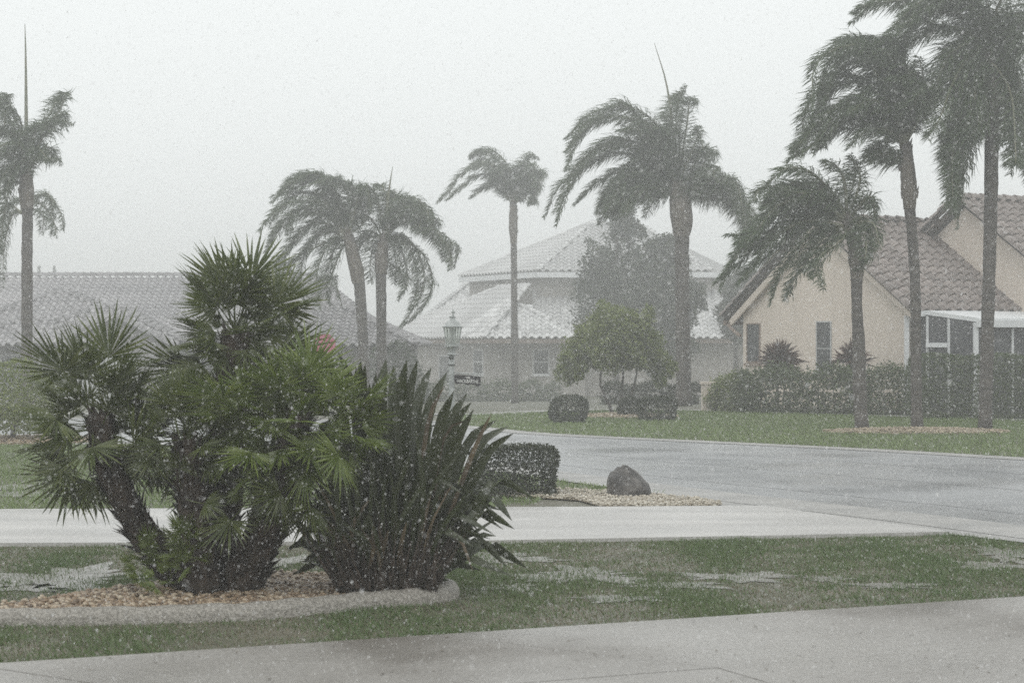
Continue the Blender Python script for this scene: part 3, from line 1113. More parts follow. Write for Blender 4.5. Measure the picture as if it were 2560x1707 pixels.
    MB().bar(lp(o_ + .12, r0 - .05, zt1 - .13), lp(o_ + .12, 8, zt1 - .13), .1, .16).build('fascia', M['white'], t)
    MB().bar(lp(o_, r0, g0), lp(o_, r0, zt1 - .11), .1).build('post', M['white'], t)
    for r in (1.2, 2.25, 3.3, 4.4, 5.6):
        MB().bar(lp(o_, r, g0), lp(o_, r, zt1 - .11), .05).build('post', M['white'], t)
    for a in (.5, 1.22):
        MB().bar(lp(a, r0, g0), lp(a, r0, zt0 - .12 - a * .1), .05).build('post', M['white'], t)
    MB().bar(lp(.5, r0 - .012, 1.52), lp(1.22, r0 - .012, 1.52), .07, .1).build('door_rail', M['white'], t)
    # dark screens and what lies in the shade behind them
    for a0, a1 in ((.06, .475), (.525, 1.195), (1.245, 2.04)):
        b = MB()
        b.add([lp(a0, r0 + .02, g0), lp(a1, r0 + .02, g0), lp(a1, r0 + .02, zt0 - .1 - a1 * .105), lp(a0, r0 + .02, zt0 - .1 - a0 * .105)], [(0, 1, 2, 3)])
        b.build('screen', M['screen'], t)
    rr = [r0 + .05, 1.175, 1.225, 2.225, 2.275, 3.275, 3.325, 4.375, 4.425, 5.575, 5.625, 8]
    for i in range(0, len(rr), 2):
        b = MB()
        b.add([lp(o_ - .02, rr[i], g0), lp(o_ - .02, rr[i + 1], g0), lp(o_ - .02, rr[i + 1], zt1 - .12), lp(o_ - .02, rr[i], zt1 - .12)], [(0, 1, 2, 3)])
        b.build('screen', M['screen'], t)
    return t


right_house()

# ------------------------------------------------------------------ centre house: white tiles, two tiers
def centre_house():
    D0 = 95.0
    t = thing('white_roofed_house', 'pale two tier house with white tiled hip roofs in the centre', 'house', (2, 96, gz(96)))
    g0 = gz(96) - .1
    R = Roof(t, M['tile_white'], M['deck_white'], w=.36, L=.46, h=.10, expo=.40)
    # upper tier
    L = np.array((-2.73, 103.0, 4.95))
    C = np.array((1.18, 95.0, 4.95))
    Rr = np.array((9.54, 95.0, 4.95))
    R2 = np.array((12.2, 103.0, 4.95))
    B1, B2 = np.array((9, 109, 4.95)), np.array((0, 109, 4.95))
    A1, A2 = np.array((3.92, 100.0, 7.5)), np.array((6.4, 100.0, 7.5))
    S1 = np.array((2.45, 96.9, 6.07))
    R.face([C, Rr, A2, A1])
    R.face([L, C, A1])
    R.face([Rr, R2, A2], tiles=False)
    R.face([B2, L, A1], tiles=False)
    R.face([R2, B1, A2], tiles=False)
    R.face([B1, B2, A1, A2], tiles=False)
    for a, b in ((C, A1), (Rr, A2), (L, A1), (A1, A2)):
        R.ridge(a, b)
    # fascia below the upper eaves
    for a, b in ((L, C), (C, Rr), (Rr, R2)):
        MB().bar(a + (0, 0, -.17), b + (0, 0, -.17), .06, .26).build('fascia', M['white'], t)
    # lower tier
    C2 = np.array((-1.37, 91.0, 1.74))
    E0 = np.array((-7.35, 103.2, 1.74))
    T1 = P(1320, 715, 94.5)
    nrm = np.cross(E0 - C2, T1 - C2)

    def onplane(px, py):
        dr = P(px, py, 1.0) - np.array((0, 0, CAM_H))
        o = np.array((0, 0, CAM_H))
        s = np.dot(C2 - o, nrm) / np.dot(dr, nrm)
        return o + dr * s
    T0 = onplane(1238, 724)
    R.face([E0, C2, T1, T0])
    S = np.array((3.66, 91.0, 1.74))
    ap = P(1292, 760, 94.0)
    R.face([C2, S, ap])
    R.ridge(C2, ap)
    R.ridge(C2 + (0.02, .3, .0), T1)
    R.ridge(S, ap)
    R.ridge(E0, T0)
    Fl, Fr = np.array((1.0, 92.2, 1.74)), np.array((11.6, 92.2, 1.74))
    R.face([Fl, Fr, np.array((11.6, 96.4, 4.05)), np.array((1.0, 96.4, 4.05))])
    R.build()
    # walls
    wall(t, ((-2.2, 103.0), (1.35, 95.7)), 3.4, 4.95, M['stucco_cream'])
    wall(t, ((1.35, 95.72), (9.3, 95.72)), 3.4, 4.95, M['stucco_cream'])
    wall(t, ((9.3, 95.7), (11.6, 103)), 3.4, 4.95, M['stucco_cream'])
    wall(t, ((-6.6, 103.2), (-1.2, 92.2)), g0, 1.74, M['stucco_cream'])
    wall(t, ((-1.2, 92.22), (3.4, 92.22)), g0, 1.74, M['stucco_cream'])
    wall(t, ((3.4, 92.9), (11.4, 92.9)), g0, 1.74, M['stucco_cream'])
    for a, b in (((-7.2, 103.0), (-1.3, 91.05)), ((-1.3, 91.05), (3.6, 91.05)), ((3.6, 92.25), (11.6, 92.25))):
        MB().bar((*a, 1.62), (*b, 1.62), .08, .2).build('fascia', M['soffit'], t)  # dark band paints in the soffit shadow below the lower eaves
    window(t, P(1440, 0, 95.72)[:2], P(1510, 0, 95.72)[:2], 3.62, 4.55, .06)
    window(t, P(1655, 0, 95.72)[:2], P(1745, 0, 95.72)[:2], 3.62, 4.55, .06)
    window(t, P(1331, 0, 92.22)[:2], P(1374, 0, 92.22)[:2], .05, 1.25, .06, bars=(.5,))
    window(t, P(1420, 0, 92.22)[:2], P(1462, 0, 92.22)[:2], .05, 1.25, .06, bars=(.5,))

    def wl(px):
        a, dv = np.array((-1.2, 92.2)), np.array((-5.4, 11.0))
        k = (px - 1280) / F
        s = (k * a[1] - a[0]) / (dv[0] - k * dv[1])
        return a + dv * s
    window(t, wl(1184), wl(1209), .05, 1.25, .06, bars=(.5,))
    window(t, wl(1098), wl(1130), -.45, .95, .06)


centre_house()


def far_house():
    t = thing('far_pale_house', 'far pale house roof fading into the rain left of the white roofed house', 'house', (-6, 122, gz(120)))
    R = Roof(t, M['tile_white'], M['deck_white'], w=.36, L=.46, h=.09, expo=.42)
    a, b = P(1010, 836, 112), P(1260, 836, 112)
    c, d = P(1230, 668, 122), P(1150, 705, 122)
    d[2] = c[2]
    R.face([a, b, c, P(1190, 690, 120)])
    R.ridge(a, P(1190, 690, 120))
    R.build()
    wall(t, ((a[0] + .6, 113), (b[0], 113)), gz(113) - .1, a[2], M['stucco_grey'])
    wall(t, ((a[0] + .6, 113.1), (c[0] - 1, 122)), gz(113) - .1, a[2], M['stucco_grey'])


far_house()

# ------------------------------------------------------------------ left house: grey tiles, stacked hips
def left_house():
    t = thing('grey_roofed_house', 'long house with pale grey tiled roof behind the left palm', 'house', (-18, 84, gz(84)))
    g0 = gz(82) - .1
    R = Roof(t, M['tile_grey'], M['deck_grey'], w=.34, L=.44, h=.12, expo=.38)
    R.cm = cap_mesh('ridge_tile', .3, .42, .16, M['tile_dark'])
    x0, x1 = -30.0, -8.4
    ey, ez, ry, rz_ = 79.5, 1.85, 85.5, 4.35
    R.face([(x0, ey, ez), (x1 + 3.5, ey, ez), (x1, ry, rz_), (x0, ry, rz_)])
    R.face([(x1 + 3.5, ey, ez), (x1 + 3.5, 91, ez), (x1, ry, rz_)], tiles=False)
    R.face([(x0, 91.5, ez), (x1 + 3.5, 91, ez), (x1, ry, rz_), (x0, ry, rz_)], tiles=False)
    R.ridge((x0, ry, rz_ + .04), (x1, ry, rz_ + .04))
    R.ridge((x1 + 3.5, ey, ez), (x1, ry, rz_))

    def hip(pxa, pya, D, half, ze, back):
        A = P(pxa, pya, D)
        rise = A[2] - ze
        F0, F1 = np.array((A[0] - half, D - rise * 1.9, ze)), np.array((A[0] + half, D - rise * 1.9, ze))
        B0, B1 = np.array((A[0] - half, D + back, ze)), np.array((A[0] + half, D + back, ze))
        Rb = np.array((A[0], D + back, A[2]))
        R.face([F0, F1, A])
        R.face([F1, B1, Rb, A], tiles=False)
        R.face([B0, F0, A, Rb], tiles=False)
        R.ridge(F0, A)
        R.ridge(F1, A)
        return F0, F1
    hip(160, 725, 80.0, 4.3, 1.85, 4)
    f0, f1 = hip(268, 763, 77.5, 3.6, 1.55, 4)
    hip(85, 790, 75.5, 2.6, 1.45, 5)
    # front gable in shade
    G = P(292, 790, 74.0)
    hw = 2.0
    gz0 = 1.45
    R.face([(G[0] - hw - .3, 73.6, gz0 - .1), (G[0] - hw - .3, 77, gz0 - .1), (G[0], 77, G[2]), (G[0], 73.6, G[2])], tiles=False)
    R.face([(G[0] + hw + .3, 73.6, gz0 - .1), (G[0] + hw + .3, 77, gz0 - .1), (G[0], 77, G[2]), (G[0], 73.6, G[2])], tiles=False)
    R.ridge((G[0] - hw - .3, 73.6, gz0 - .05), (G[0], 73.6, G[2] + .03))
    R.ridge((G[0] + hw + .3, 73.6, gz0 - .05), (G[0], 73.6, G[2] + .03))
    R.build()
    b = MB()
    b.add([(G[0] - hw, 73.9, g0), (G[0] + hw, 73.9, g0), (G[0] + hw, 73.9, gz0), (G[0], 73.9, G[2] - .06), (G[0] - hw, 73.9, gz0)] +
          [(G[0] - hw, 74.1, g0), (G[0] + hw, 74.1, g0), (G[0] + hw, 74.1, gz0), (G[0], 74.1, G[2] - .06), (G[0] - hw, 74.1, gz0)],
          [(0, 1, 2, 3, 4), (9, 8, 7, 6, 5)] + [(i, i + 5, (i + 1) % 5 + 5, (i + 1) % 5) for i in range(5)])
    b.build('wall', M['stucco_grey'], t)
    wall(t, ((-30, 76.3), (-14.0, 76.3)), g0, 1.5, M['stucco_grey'])
    wall(t, ((-14.0, 80.3), (-5.6, 80.3)), g0, 1.85, M['stucco_grey'])
    wall(t, ((-14.02, 76.35), (-14.0, 80.3)), g0, 1.5, M['stucco_grey'])
    window(t, (-19.6, 76.3), (-18.5, 76.3), -.1, 1.1, .06, bars=(.5,))
    window(t, (-12.6, 80.3), (-11.0, 80.3), -.1, 1.2, .06, bars=(.5,))
    MB().box((-16.5, 73.82, g0), (-13.9, 73.895, 1.0)).build('garage_door', M['trim'], t)


left_house()


def dark_house():
    t = thing('dark_roofed_house', 'house with dark grey tiled hip roof behind the twin palms', 'house', (-8.5, 70, gz(70)))
    R = Roof(t, M['tile_dark'], M['deck_grey'], w=.34, L=.44, h=.1, expo=.38)
    ra, rb = P(640, 768, 70), P(866, 774, 70)
    rb[2] = ra[2]
    e0, e1 = P(540, 862, 66), P(1045, 856, 66)
    e0[2] = e1[2] = 1.45
    e2 = np.array((e1[0] + .1, 74, 1.45))
    e3 = np.array((e0[0], 74, 1.45))
    R.face([e0, e1, rb, ra])
    R.face([e1, e2, rb])
    R.face([e3, e0, ra], tiles=False)
    R.face([e2, e3, ra, rb], tiles=False)
    R.ridge(e1, rb)
    R.ridge(ra + (0, 0, .05), rb + (0, 0, .05))
    R.build()
    wall(t, ((e0[0] + .4, 66.6), (e1[0] - .4, 66.6)), gz(66) - .1, 1.45, M['stucco_grey'])
    wall(t, ((e1[0] - .42, 66.65), (e1[0] - .4, 74)), gz(66) - .1, 1.45, M['stucco_grey'])
    window(t, (-7.0, 66.6), (-5.9, 66.6), 0, 1.1, .05, bars=(.5,))


dark_house()

# ------------------------------------------------------------------ queen palms
WIND = np.array((-1.0, .1, 0))


def frond_tris(path, rg, leaf_len, nleaf, wind=.55, grav=.55, width=.026):
    """leaflets along a curved stalk -> triangles"""
    n = len(path)
    tang = np.gradient(path, axis=0)
    tang /= np.linalg.norm(tang, axis=1)[:, None]
    s = np.clip(.10 + .90 * (np.arange(nleaf) + rg.random(nleaf)) / nleaf, 0, .999)
    idx = s * (n - 1)
    i0 = idx.astype(int)
    fr = (idx - i0)[:, None]
    p = path[i0] * (1 - fr) + path[i0 + 1] * fr
    t = tang[i0] * (1 - fr) + tang[i0 + 1] * fr
    side = np.cross(t, (0, 0, 1.0))
    side /= (np.linalg.norm(side, axis=1)[:, None] + 1e-6)
    up = np.cross(side, t)
    ang = rg.uniform(-.9, .9, nleaf) + np.where(rg.random(nleaf) < .5, 0, math.pi)
    dirv = side * np.cos(ang)[:, None] + up * np.sin(ang)[:, None] * .8
    L = leaf_len * (np.clip(np.sin(math.pi * (s * .80 + .14)), .3, 1)) * rg.uniform(.7, 1.2, nleaf)
    d1 = dirv + t * .45 + WIND * wind * .5 + rg.normal(0, .12, (nleaf, 3))
    d1[:, 2] -= grav * .25
    d1 /= np.linalg.norm(d1, axis=1)[:, None]
    d2 = d1 + WIND * wind * rg.uniform(.6, 1.5, (nleaf, 1)) + rg.normal(0, .12, (nleaf, 3))
    d2[:, 2] -= grav * rg.uniform(.6, 1.6, nleaf)
    d2 /= np.linalg.norm(d2, axis=1)[:, None]
    m1 = p + d1 * (L * .45)[:, None]
    tip = m1 + d2 * (L * .55)[:, None]
    w = np.cross(d1, rg.normal(size=(nleaf, 3)))
    w /= np.linalg.norm(w, axis=1)[:, None]
    w *= (width * rg.uniform(.7, 1.2, nleaf))[:, None]
    tr = np.zeros((nleaf, 3, 3, 3))
    tr[:, 0] = np.stack([p - w * .25, p + w * .25, m1 + w * .5], 1)
    tr[:, 1] = np.stack([p - w * .25, m1 + w * .5, m1 - w * .5], 1)
    tr[:, 2] = np.stack([m1 - w * .5, m1 + w * .5, tip], 1)
    return tr.reshape(-1, 3, 3)


def queen_palm(label, D, trunk, tw, fronds, boot=None, spear=None, seed=1, leaf=.5, nleaf=190, wind=.55, depth=1.2, group='queen palms bent by the storm', base_z=None, width=.02, extra=0):
    """trunk: 2352-px points from base to crown; tw: diameters (m); fronds: px control points from the crown out"""
    rg = np.random.default_rng(seed)
    pts = [Q(x, y, D) for x, y in trunk]
    if base_z is None:
        base_z = gz(D)
    pts[0][2] = base_z - .03
    t = thing('queen_palm', label, 'palm tree', pts[0] + (0, 0, .03), group)
    sp = spline(pts, 26)
    rad = np.interp(np.linspace(0, 1, 26), np.linspace(0, 1, len(tw)), np.array(tw) / 2)
    rad = rad * (1 + .04 * np.sin(np.arange(26) * 2.4))
    rad[0] *= 1.15
    MB().tube(sp, rad * .93, 10, jitter=.04).build('trunk', M['trunk'], t, True)
    top = pts[-1]
    if boot:                              # flared sheath of old leaf bases below the crown
        bp = [Q(x, y, D) for x, y, _ in boot]
        ax = bp[-1] - bp[-2]
        bp.append(bp[-1] + ax / np.linalg.norm(ax) * .35)
        boot = list(boot) + [(0, 0, .05)]
        bs = spline(bp, 14)
        br = np.interp(np.linspace(0, 1, 14), np.linspace(0, 1, len(boot)), [w / 2 for _, _, w in boot])
        b = MB().tube(bs, br, 10, jitter=.07)
        for i in range(14):
            k = rg.integers(2, 13)
            a = rg.uniform(0, 6.28)
            q = bs[k] + np.array((math.cos(a), math.sin(a), 0)) * br[k] * .95
            b.tube([q, q + np.array((math.cos(a) * .04, math.sin(a) * .04, .12))], [.028, .006], 5)
        b.build('leaf_sheath', M['boot'], t, False)
    lst = [(f, 0) for f in fronds]
    for e in range(int(extra * 1.6) + 2):                # fill-in leaves between the ones that were traced
        i = rg.integers(0, len(fronds))
        f = fronds[i]
        lst.append(([f[0]] + [(x + rg.uniform(-26, 26), y + rg.uniform(-22, 30)) for x, y in f[1:]], 1))
    for fi, (f, ex) in enumerate(lst):
        dz = rg.uniform(-depth, depth)
        m = len(f)
        cp = [Q(x, y, D + dz * (j / (m - 1)) ** 1.1) for j, (x, y) in enumerate(f)]
        path = spline(cp, 24)
        LL = np.sum(np.linalg.norm(np.diff(path, axis=0), axis=1))
        fo = tri_obj('frond', frond_tris(path, rg, leaf, int(1.9 * nleaf * min(1.3, max(.4, LL / 2.6))), wind, width=width), M['frond'], t)
        MB().tube(path[:-1:2], np.linspace(.036, .007, 12), 5).build('leaf_stalk', M['rachis'], fo)
    if spear:
        cp = [Q(x, y, D) for x, y in spear]
        path = spline(cp, 12)
        b = MB().tube(path, np.linspace(.055, .006, 12), 6)
        b.build('spear_leaf', M['rachis'], t)
    return t


# palm at the left edge
queen_palm('queen palm with tall bare spear leaf at the left edge', 45, [(62, 905), (62, 760), (62, 600), (63, 500), (62, 430), (61, 370)], [.29, .28, .27, .27, .28, .25],
           [[(62, 400), (70, 320), (110, 270), (133, 225), (140, 240)], [(62, 400), (85, 330), (120, 290), (145, 260), (152, 300)], [(62, 410), (90, 350), (118, 340), (140, 380)],
            [(62, 400), (40, 310), (15, 260), (-10, 215), (-40, 240)], [(62, 400), (30, 320), (0, 300), (-30, 310), (-60, 360)], [(62, 410), (25, 360), (-10, 360), (-40, 400), (-60, 450)],
            [(62, 410), (40, 380), (10, 400), (-20, 470), (-30, 530)], [(62, 420), (40, 400), (20, 440), (8, 500), (0, 580)], [(62, 400), (55, 320), (35, 275), (20, 235), (5, 250)],
            [(62, 400), (80, 310), (95, 290), (125, 300)], [(62, 420), (70, 370), (90, 345), (112, 370)], [(62, 420), (42, 390), (25, 400), (10, 450)], [(62, 410), (50, 340), (20, 330), (-15, 345)]],
           boot=[(62, 480, .30), (61, 440, .34), (61, 400, .30), (62, 370, .2)], spear=[(61, 390), (60, 250), (59, 130), (57, 55)], seed=11, extra=6, leaf=.42)
queen_palm('smaller queen palm half hidden behind the left edge palm', 54, [(64, 900), (64, 760), (63, 600), (58, 480)], [.26, .24, .22, .2],
           [[(50, 490), (80, 450), (115, 455), (140, 490), (145, 530)], [(50, 490), (85, 465), (120, 500), (130, 545)], [(50, 490), (75, 480), (100, 500), (95, 540)],
            [(50, 490), (20, 470), (0, 520), (-5, 590), (-5, 690)], [(50, 490), (30, 490), (10, 560), (6, 660)]],
           seed=12, nleaf=150, leaf=.4)

# twin palms behind the fan palm
queen_palm('left queen palm of the twin pair behind the fan palm', 55, [(838, 880), (834, 790), (830, 720), (826, 660), (818, 610), (800, 540)], [.33, .31, .32, .34, .36, .3],
           [[(800, 540), (770, 450), (725, 400), (670, 420), (625, 465)], [(800, 540), (780, 460), (740, 410), (690, 410), (645, 440)], [(800, 540), (760, 470), (700, 440), (650, 470), (620, 520)],
            [(800, 540), (750, 490), (690, 480), (640, 520), (618, 570)], [(800, 545), (740, 510), (690, 530), (655, 590), (640, 640)], [(800, 550), (750, 530), (705, 570), (690, 640), (700, 690)],
            [(800, 550), (765, 550), (735, 600), (725, 660), (735, 710)], [(800, 550), (775, 560), (755, 610), (750, 660), (760, 700)], [(800, 540), (800, 450), (775, 420), (740, 430), (715, 450)],
            [(800, 540), (820, 460), (815, 430), (790, 430)], [(800, 545), (770, 520), (730, 540), (700, 590)], [(800, 540), (790, 470), (755, 440), (715, 470)], [(800, 545), (740, 490), (680, 500), (660, 540)],
            [(800, 540), (820, 480), (850, 450), (870, 460)]],
           boot=[(824, 650, .36), (816, 610, .40), (806, 570, .36), (800, 540, .26)], seed=21, extra=7)
queen_palm('right queen palm of the twin pair with drooping right fronds', 55.5, [(876, 885), (876, 790), (876, 700), (875, 620), (880, 550)], [.33, .31, .30, .33, .28],
           [[(882, 550), (870, 470), (850, 430), (830, 440), (815, 470)], [(882, 550), (890, 480), (880, 430), (865, 425)], [(882, 550), (910, 480), (950, 470), (985, 500), (995, 520)],
            [(882, 550), (915, 500), (960, 500), (1000, 530), (1030, 570), (1035, 620)], [(882, 550), (920, 510), (975, 520), (1015, 560), (1022, 600)],
            [(882, 555), (925, 540), (960, 580), (975, 640), (955, 700), (920, 750)], [(882, 555), (920, 540), (950, 590), (960, 650), (940, 710)], [(882, 555), (910, 550), (930, 600), (935, 650), (915, 690)],
            [(882, 555), (900, 560), (910, 610), (905, 650)], [(882, 550), (920, 470), (950, 455), (980, 480), (985, 510)], [(882, 555), (860, 560), (850, 610), (852, 650)],
            [(882, 550), (850, 500), (820, 500), (800, 540)], [(882, 550), (900, 470), (915, 450), (940, 470)], [(882, 550), (850, 530), (820, 560), (810, 600)]],
           boot=[(875, 630, .34), (876, 600, .38), (879, 565, .32), (881, 550, .24)], spear=[(882, 540), (890, 470), (896, 420), (902, 383)], seed=22, extra=5)

# tall slender palm in front of the white roofed house
queen_palm('tall slender queen palm before the white roofed house', 75, [(1183, 895), (1182, 800), (1181, 650), (1180, 560), (1179, 500), (1179, 465)], [.29, .28, .25, .25, .30, .26],
           [[(1179, 470), (1165, 400), (1130, 355), (1095, 350), (1080, 365)], [(1179, 470), (1160, 410), (1110, 380), (1060, 400), (1030, 440), (1005, 465)], [(1179, 470), (1155, 420), (1105, 400), (1060, 430), (1025, 460)],
            [(1179, 475), (1150, 430), (1110, 430), (1080, 455)], [(1179, 470), (1170, 390), (1140, 350), (1110, 345), (1085, 355)], [(1179, 470), (1195, 410), (1205, 370), (1220, 355), (1238, 365)],
            [(1179, 470), (1200, 420), (1215, 400), (1232, 395), (1232, 420)], [(1179, 470), (1200, 425), (1220, 420), (1228, 440), (1215, 470)], [(1179, 470), (1175, 410), (1165, 390), (1145, 390), (1125, 410)],
            [(1179, 470), (1165, 430), (1135, 415), (1100, 440)], [(1179, 470), (1185, 400), (1195, 380), (1215, 370)], [(1179, 470), (1150, 400), (1110, 375), (1075, 390)]],
           boot=[(1180, 560, .26), (1179, 520, .34), (1179, 490, .32), (1179, 465, .22)], seed=31, leaf=.55, nleaf=150, width=.028, extra=4)

# big palm right of the centre, thick sheath
queen_palm('large queen palm with thick shaggy sheath beside the tall evergreen', 52, [(1570, 915), (1569, 800), (1567, 680), (1566, 580), (1565, 500), (1558, 430)], [.44, .42, .40, .40, .44, .34],
           [[(1556, 430), (1530, 320), (1480, 260), (1420, 245), (1350, 265), (1300, 320)], [(1556, 430), (1520, 340), (1460, 280), (1390, 270), (1330, 320), (1300, 390)], [(1556, 430), (1510, 360), (1440, 320), (1370, 340), (1310, 400), (1275, 490)],
            [(1556, 435), (1510, 380), (1430, 350), (1360, 370), (1300, 440), (1278, 520)], [(1556, 435), (1500, 400), (1430, 390), (1370, 420), (1320, 470)], [(1556, 435), (1510, 410), (1450, 410), (1400, 440), (1370, 490)],
            [(1556, 440), (1520, 420), (1470, 440), (1430, 490)], [(1556, 440), (1535, 440), (1505, 460), (1480, 500)], [(1556, 430), (1550, 330), (1540, 270), (1550, 230), (1565, 215)],
            [(1556, 430), (1570, 340), (1580, 270), (1585, 230), (1600, 235)], [(1556, 430), (1580, 370), (1600, 320), (1605, 290)], [(1556, 435), (1590, 390), (1610, 350), (1635, 345), (1635, 370)],
            [(1556, 435), (1595, 400), (1625, 390), (1640, 380), (1630, 420)], [(1560, 470), (1595, 430), (1640, 415), (1690, 430), (1720, 480), (1725, 530)], [(1560, 470), (1600, 440), (1650, 430), (1700, 460), (1730, 520), (1735, 560)],
            [(1556, 430), (1520, 350), (1470, 300), (1420, 300)], [(1556, 430), (1540, 370), (1500, 340), (1450, 360)], [(1556, 430), (1545, 340), (1520, 300), (1490, 290)], [(1556, 435), (1520, 390), (1470, 370), (1420, 400)], [(1556, 440), (1510, 410), (1440, 410), (1405, 450), (1395, 500)], [(1556, 440), (1510, 430), (1460, 440), (1425, 500)]],
           boot=[(1566, 545, .40), (1566, 515, .56), (1564, 480, .60), (1560, 440, .5), (1556, 410, .3)], spear=[(1556, 400), (1545, 290), (1530, 190), (1503, 100)], seed=41, leaf=.55, extra=17, nleaf=230)

# three palms in the right gravel bed
queen_palm('shortest of the three right palms, crown blown left over the gable', 35.4, [(1980, 990), (1974, 880), (1972, 780), (1968, 700), (1968, 630), (1965, 570), (1945, 500)], [.26, .27, .25, .20, .24, .27, .2],
           [[(1945, 500), (1900, 430), (1850, 390), (1800, 390), (1760, 430)], [(1945, 500), (1890, 440), (1830, 420), (1780, 440), (1750, 480)], [(1945, 510), (1880, 470), (1810, 470), (1750, 520), (1700, 580), (1650, 640)],
            [(1945, 510), (1880, 490), (1800, 510), (1740, 560), (1690, 610), (1640, 650)], [(1945, 520), (1870, 510), (1800, 550), (1750, 600), (1700, 630)], [(1945, 520), (1890, 520), (1830, 570), (1790, 630), (1770, 700)],
            [(1945, 525), (1900, 530), (1850, 590), (1820, 650), (1805, 690)], [(1945, 525), (1910, 540), (1880, 590), (1865, 640)], [(1945, 500), (1940, 420), (1920, 380), (1890, 370)], [(1945, 500), (1970, 440), (1975, 400), (1960, 360)],
            [(1945, 510), (1980, 470), (2000, 460), (2010, 500)], [(1945, 520), (1985, 510), (2010, 520), (2020, 570)], [(1945, 505), (1890, 450), (1840, 450), (1800, 480)], [(1945, 510), (1890, 490), (1850, 510), (1810, 560)],
            [(1945, 500), (1910, 440), (1870, 420), (1830, 440)], [(1945, 515), (1975, 520), (1990, 560), (1985, 600)], [(1945, 510), (1880, 460), (1790, 470), (1730, 540), (1690, 560)]],
           boot=[(1968, 640, .22), (1968, 600, .29), (1965, 565, .28), (1952, 520, .22)], seed=51, leaf=.42, extra=9, nleaf=200, depth=.9, width=.018)
queen_palm('middle one of the three right palms with slim curved trunk', 35.6, [(2107, 990), (2104, 850), (2103, 700), (2098, 580), (2090, 480), (2086, 400), (2082, 330)], [.23, .21, .20, .20, .21, .28, .2],
           [[(2080, 330), (2060, 200), (2010, 120), (1950, 90), (1900, 150), (1885, 230)], [(2080, 330), (2050, 220), (2000, 150), (1940, 150), (1890, 220), (1875, 300)], [(2080, 330), (2050, 240), (1990, 190), (1920, 200), (1870, 270), (1850, 340)],
            [(2080, 330), (2040, 270), (1970, 230), (1900, 260), (1850, 310), (1820, 360)], [(2080, 335), (2030, 280), (1970, 270), (1910, 300), (1870, 350)], [(2080, 335), (2040, 300), (1990, 300), (1950, 340)],
            [(2080, 330), (2070, 230), (2040, 150), (2000, 110), (1950, 100)], [(2080, 330), (2090, 230), (2080, 150), (2050, 100), (2010, 90)], [(2080, 330), (2110, 240), (2120, 180), (2110, 130)], [(2080, 330), (2105, 260), (2125, 220), (2140, 200)],
            [(2080, 330), (2060, 240), (2020, 200), (1970, 220)], [(2080, 330), (2050, 260), (2000, 230), (1950, 260)], [(2084, 395), (2070, 370), (2045, 350), (2010, 340), (1990, 360)], [(2080, 330), (2090, 210), (2060, 140), (2010, 130)],
            [(2080, 330), (2060, 260), (2020, 250), (1980, 270)], [(2080, 330), (2085, 250), (2070, 200), (2040, 180)]],
           boot=[(2090, 480, .22), (2088, 440, .28), (2086, 400, .29), (2083, 350, .2)], seed=52, leaf=.5, extra=14, nleaf=230, depth=1.0, width=.018)
queen_palm('tallest of the three right palms beside the porch', 35.5, [(2262, 990), (2266, 850), (2270, 700), (2274, 550), (2277, 400), (2278, 250), (2276, 100)], [.27, .26, .25, .26, .27, .28, .24],
           [[(2276, 110), (2230, 20), (2160, -20), (2080, 0), (2000, 10), (1960, 30)], [(2276, 110), (2220, 40), (2150, 30), (2090, 70), (2060, 120)], [(2276, 120), (2220, 70), (2150, 70), (2090, 100), (2050, 140)],
            [(2276, 130), (2230, 100), (2180, 130), (2150, 200), (2130, 260)], [(2276, 140), (2230, 130), (2190, 190), (2160, 270), (2130, 320)], [(2276, 150), (2240, 160), (2210, 250), (2200, 350), (2185, 470)],
            [(2276, 150), (2250, 170), (2225, 260), (2215, 360), (2200, 500)], [(2276, 150), (2250, 180), (2235, 260), (2230, 340)], [(2276, 110), (2290, 20), (2330, -30), (2380, -20)], [(2276, 120), (2310, 50), (2360, 30), (2400, 80)],
            [(2276, 130), (2310, 90), (2350, 110), (2380, 200)], [(2276, 140), (2310, 130), (2340, 180), (2350, 280), (2350, 380)], [(2276, 150), (2310, 150), (2330, 220), (2330, 320), (2320, 400)], [(2276, 150), (2300, 170), (2310, 250), (2305, 330)],
            [(2276, 110), (2260, 20), (2220, -40), (2160, -60)], [(2276, 110), (2240, 30), (2190, 0), (2130, 30)], [(2276, 130), (2290, 100), (2330, 150), (2360, 300), (2370, 420)], [(2276, 120), (2230, 80), (2200, 120), (2180, 160)],
            [(2276, 120), (2320, 60), (2370, 120), (2400, 260)], [(2276, 130), (2250, 110), (2225, 170), (2210, 230)], [(2276, 110), (2250, 10), (2180, -10), (2110, 20), (2060, 60)]],
           boot=[(2278, 260, .28), (2278, 220, .32), (2277, 170, .32), (2276, 110, .24)], seed=53, leaf=.52, extra=17, nleaf=220, depth=1.1, width=.018)

# ------------------------------------------------------------------ other trees and shrubs
def blob_list(D, items, bits=0):
    out = []
    items = list(items)
    rg = random.Random(len(items) * 7 + int(D))
    for k in range(bits):                 # ragged sprays round the outline
        px, py, rx, ry = items[rg.randrange(len(items) - k)]
        a = rg.uniform(0, 6.28)
        q = rg.uniform(11, 22)
        items.append((px + math.cos(a) * rx * 1.02, py + math.sin(a) * ry * 1.0, q, q * rg.uniform(.8, 1.5)))
    for px, py, rx, ry in items:
        out.append((Q(px, py, D + random.uniform(-.5, .5)), (rx * K / F * D, rx * K / F * D * .9, ry * K / F * D)))
    return out


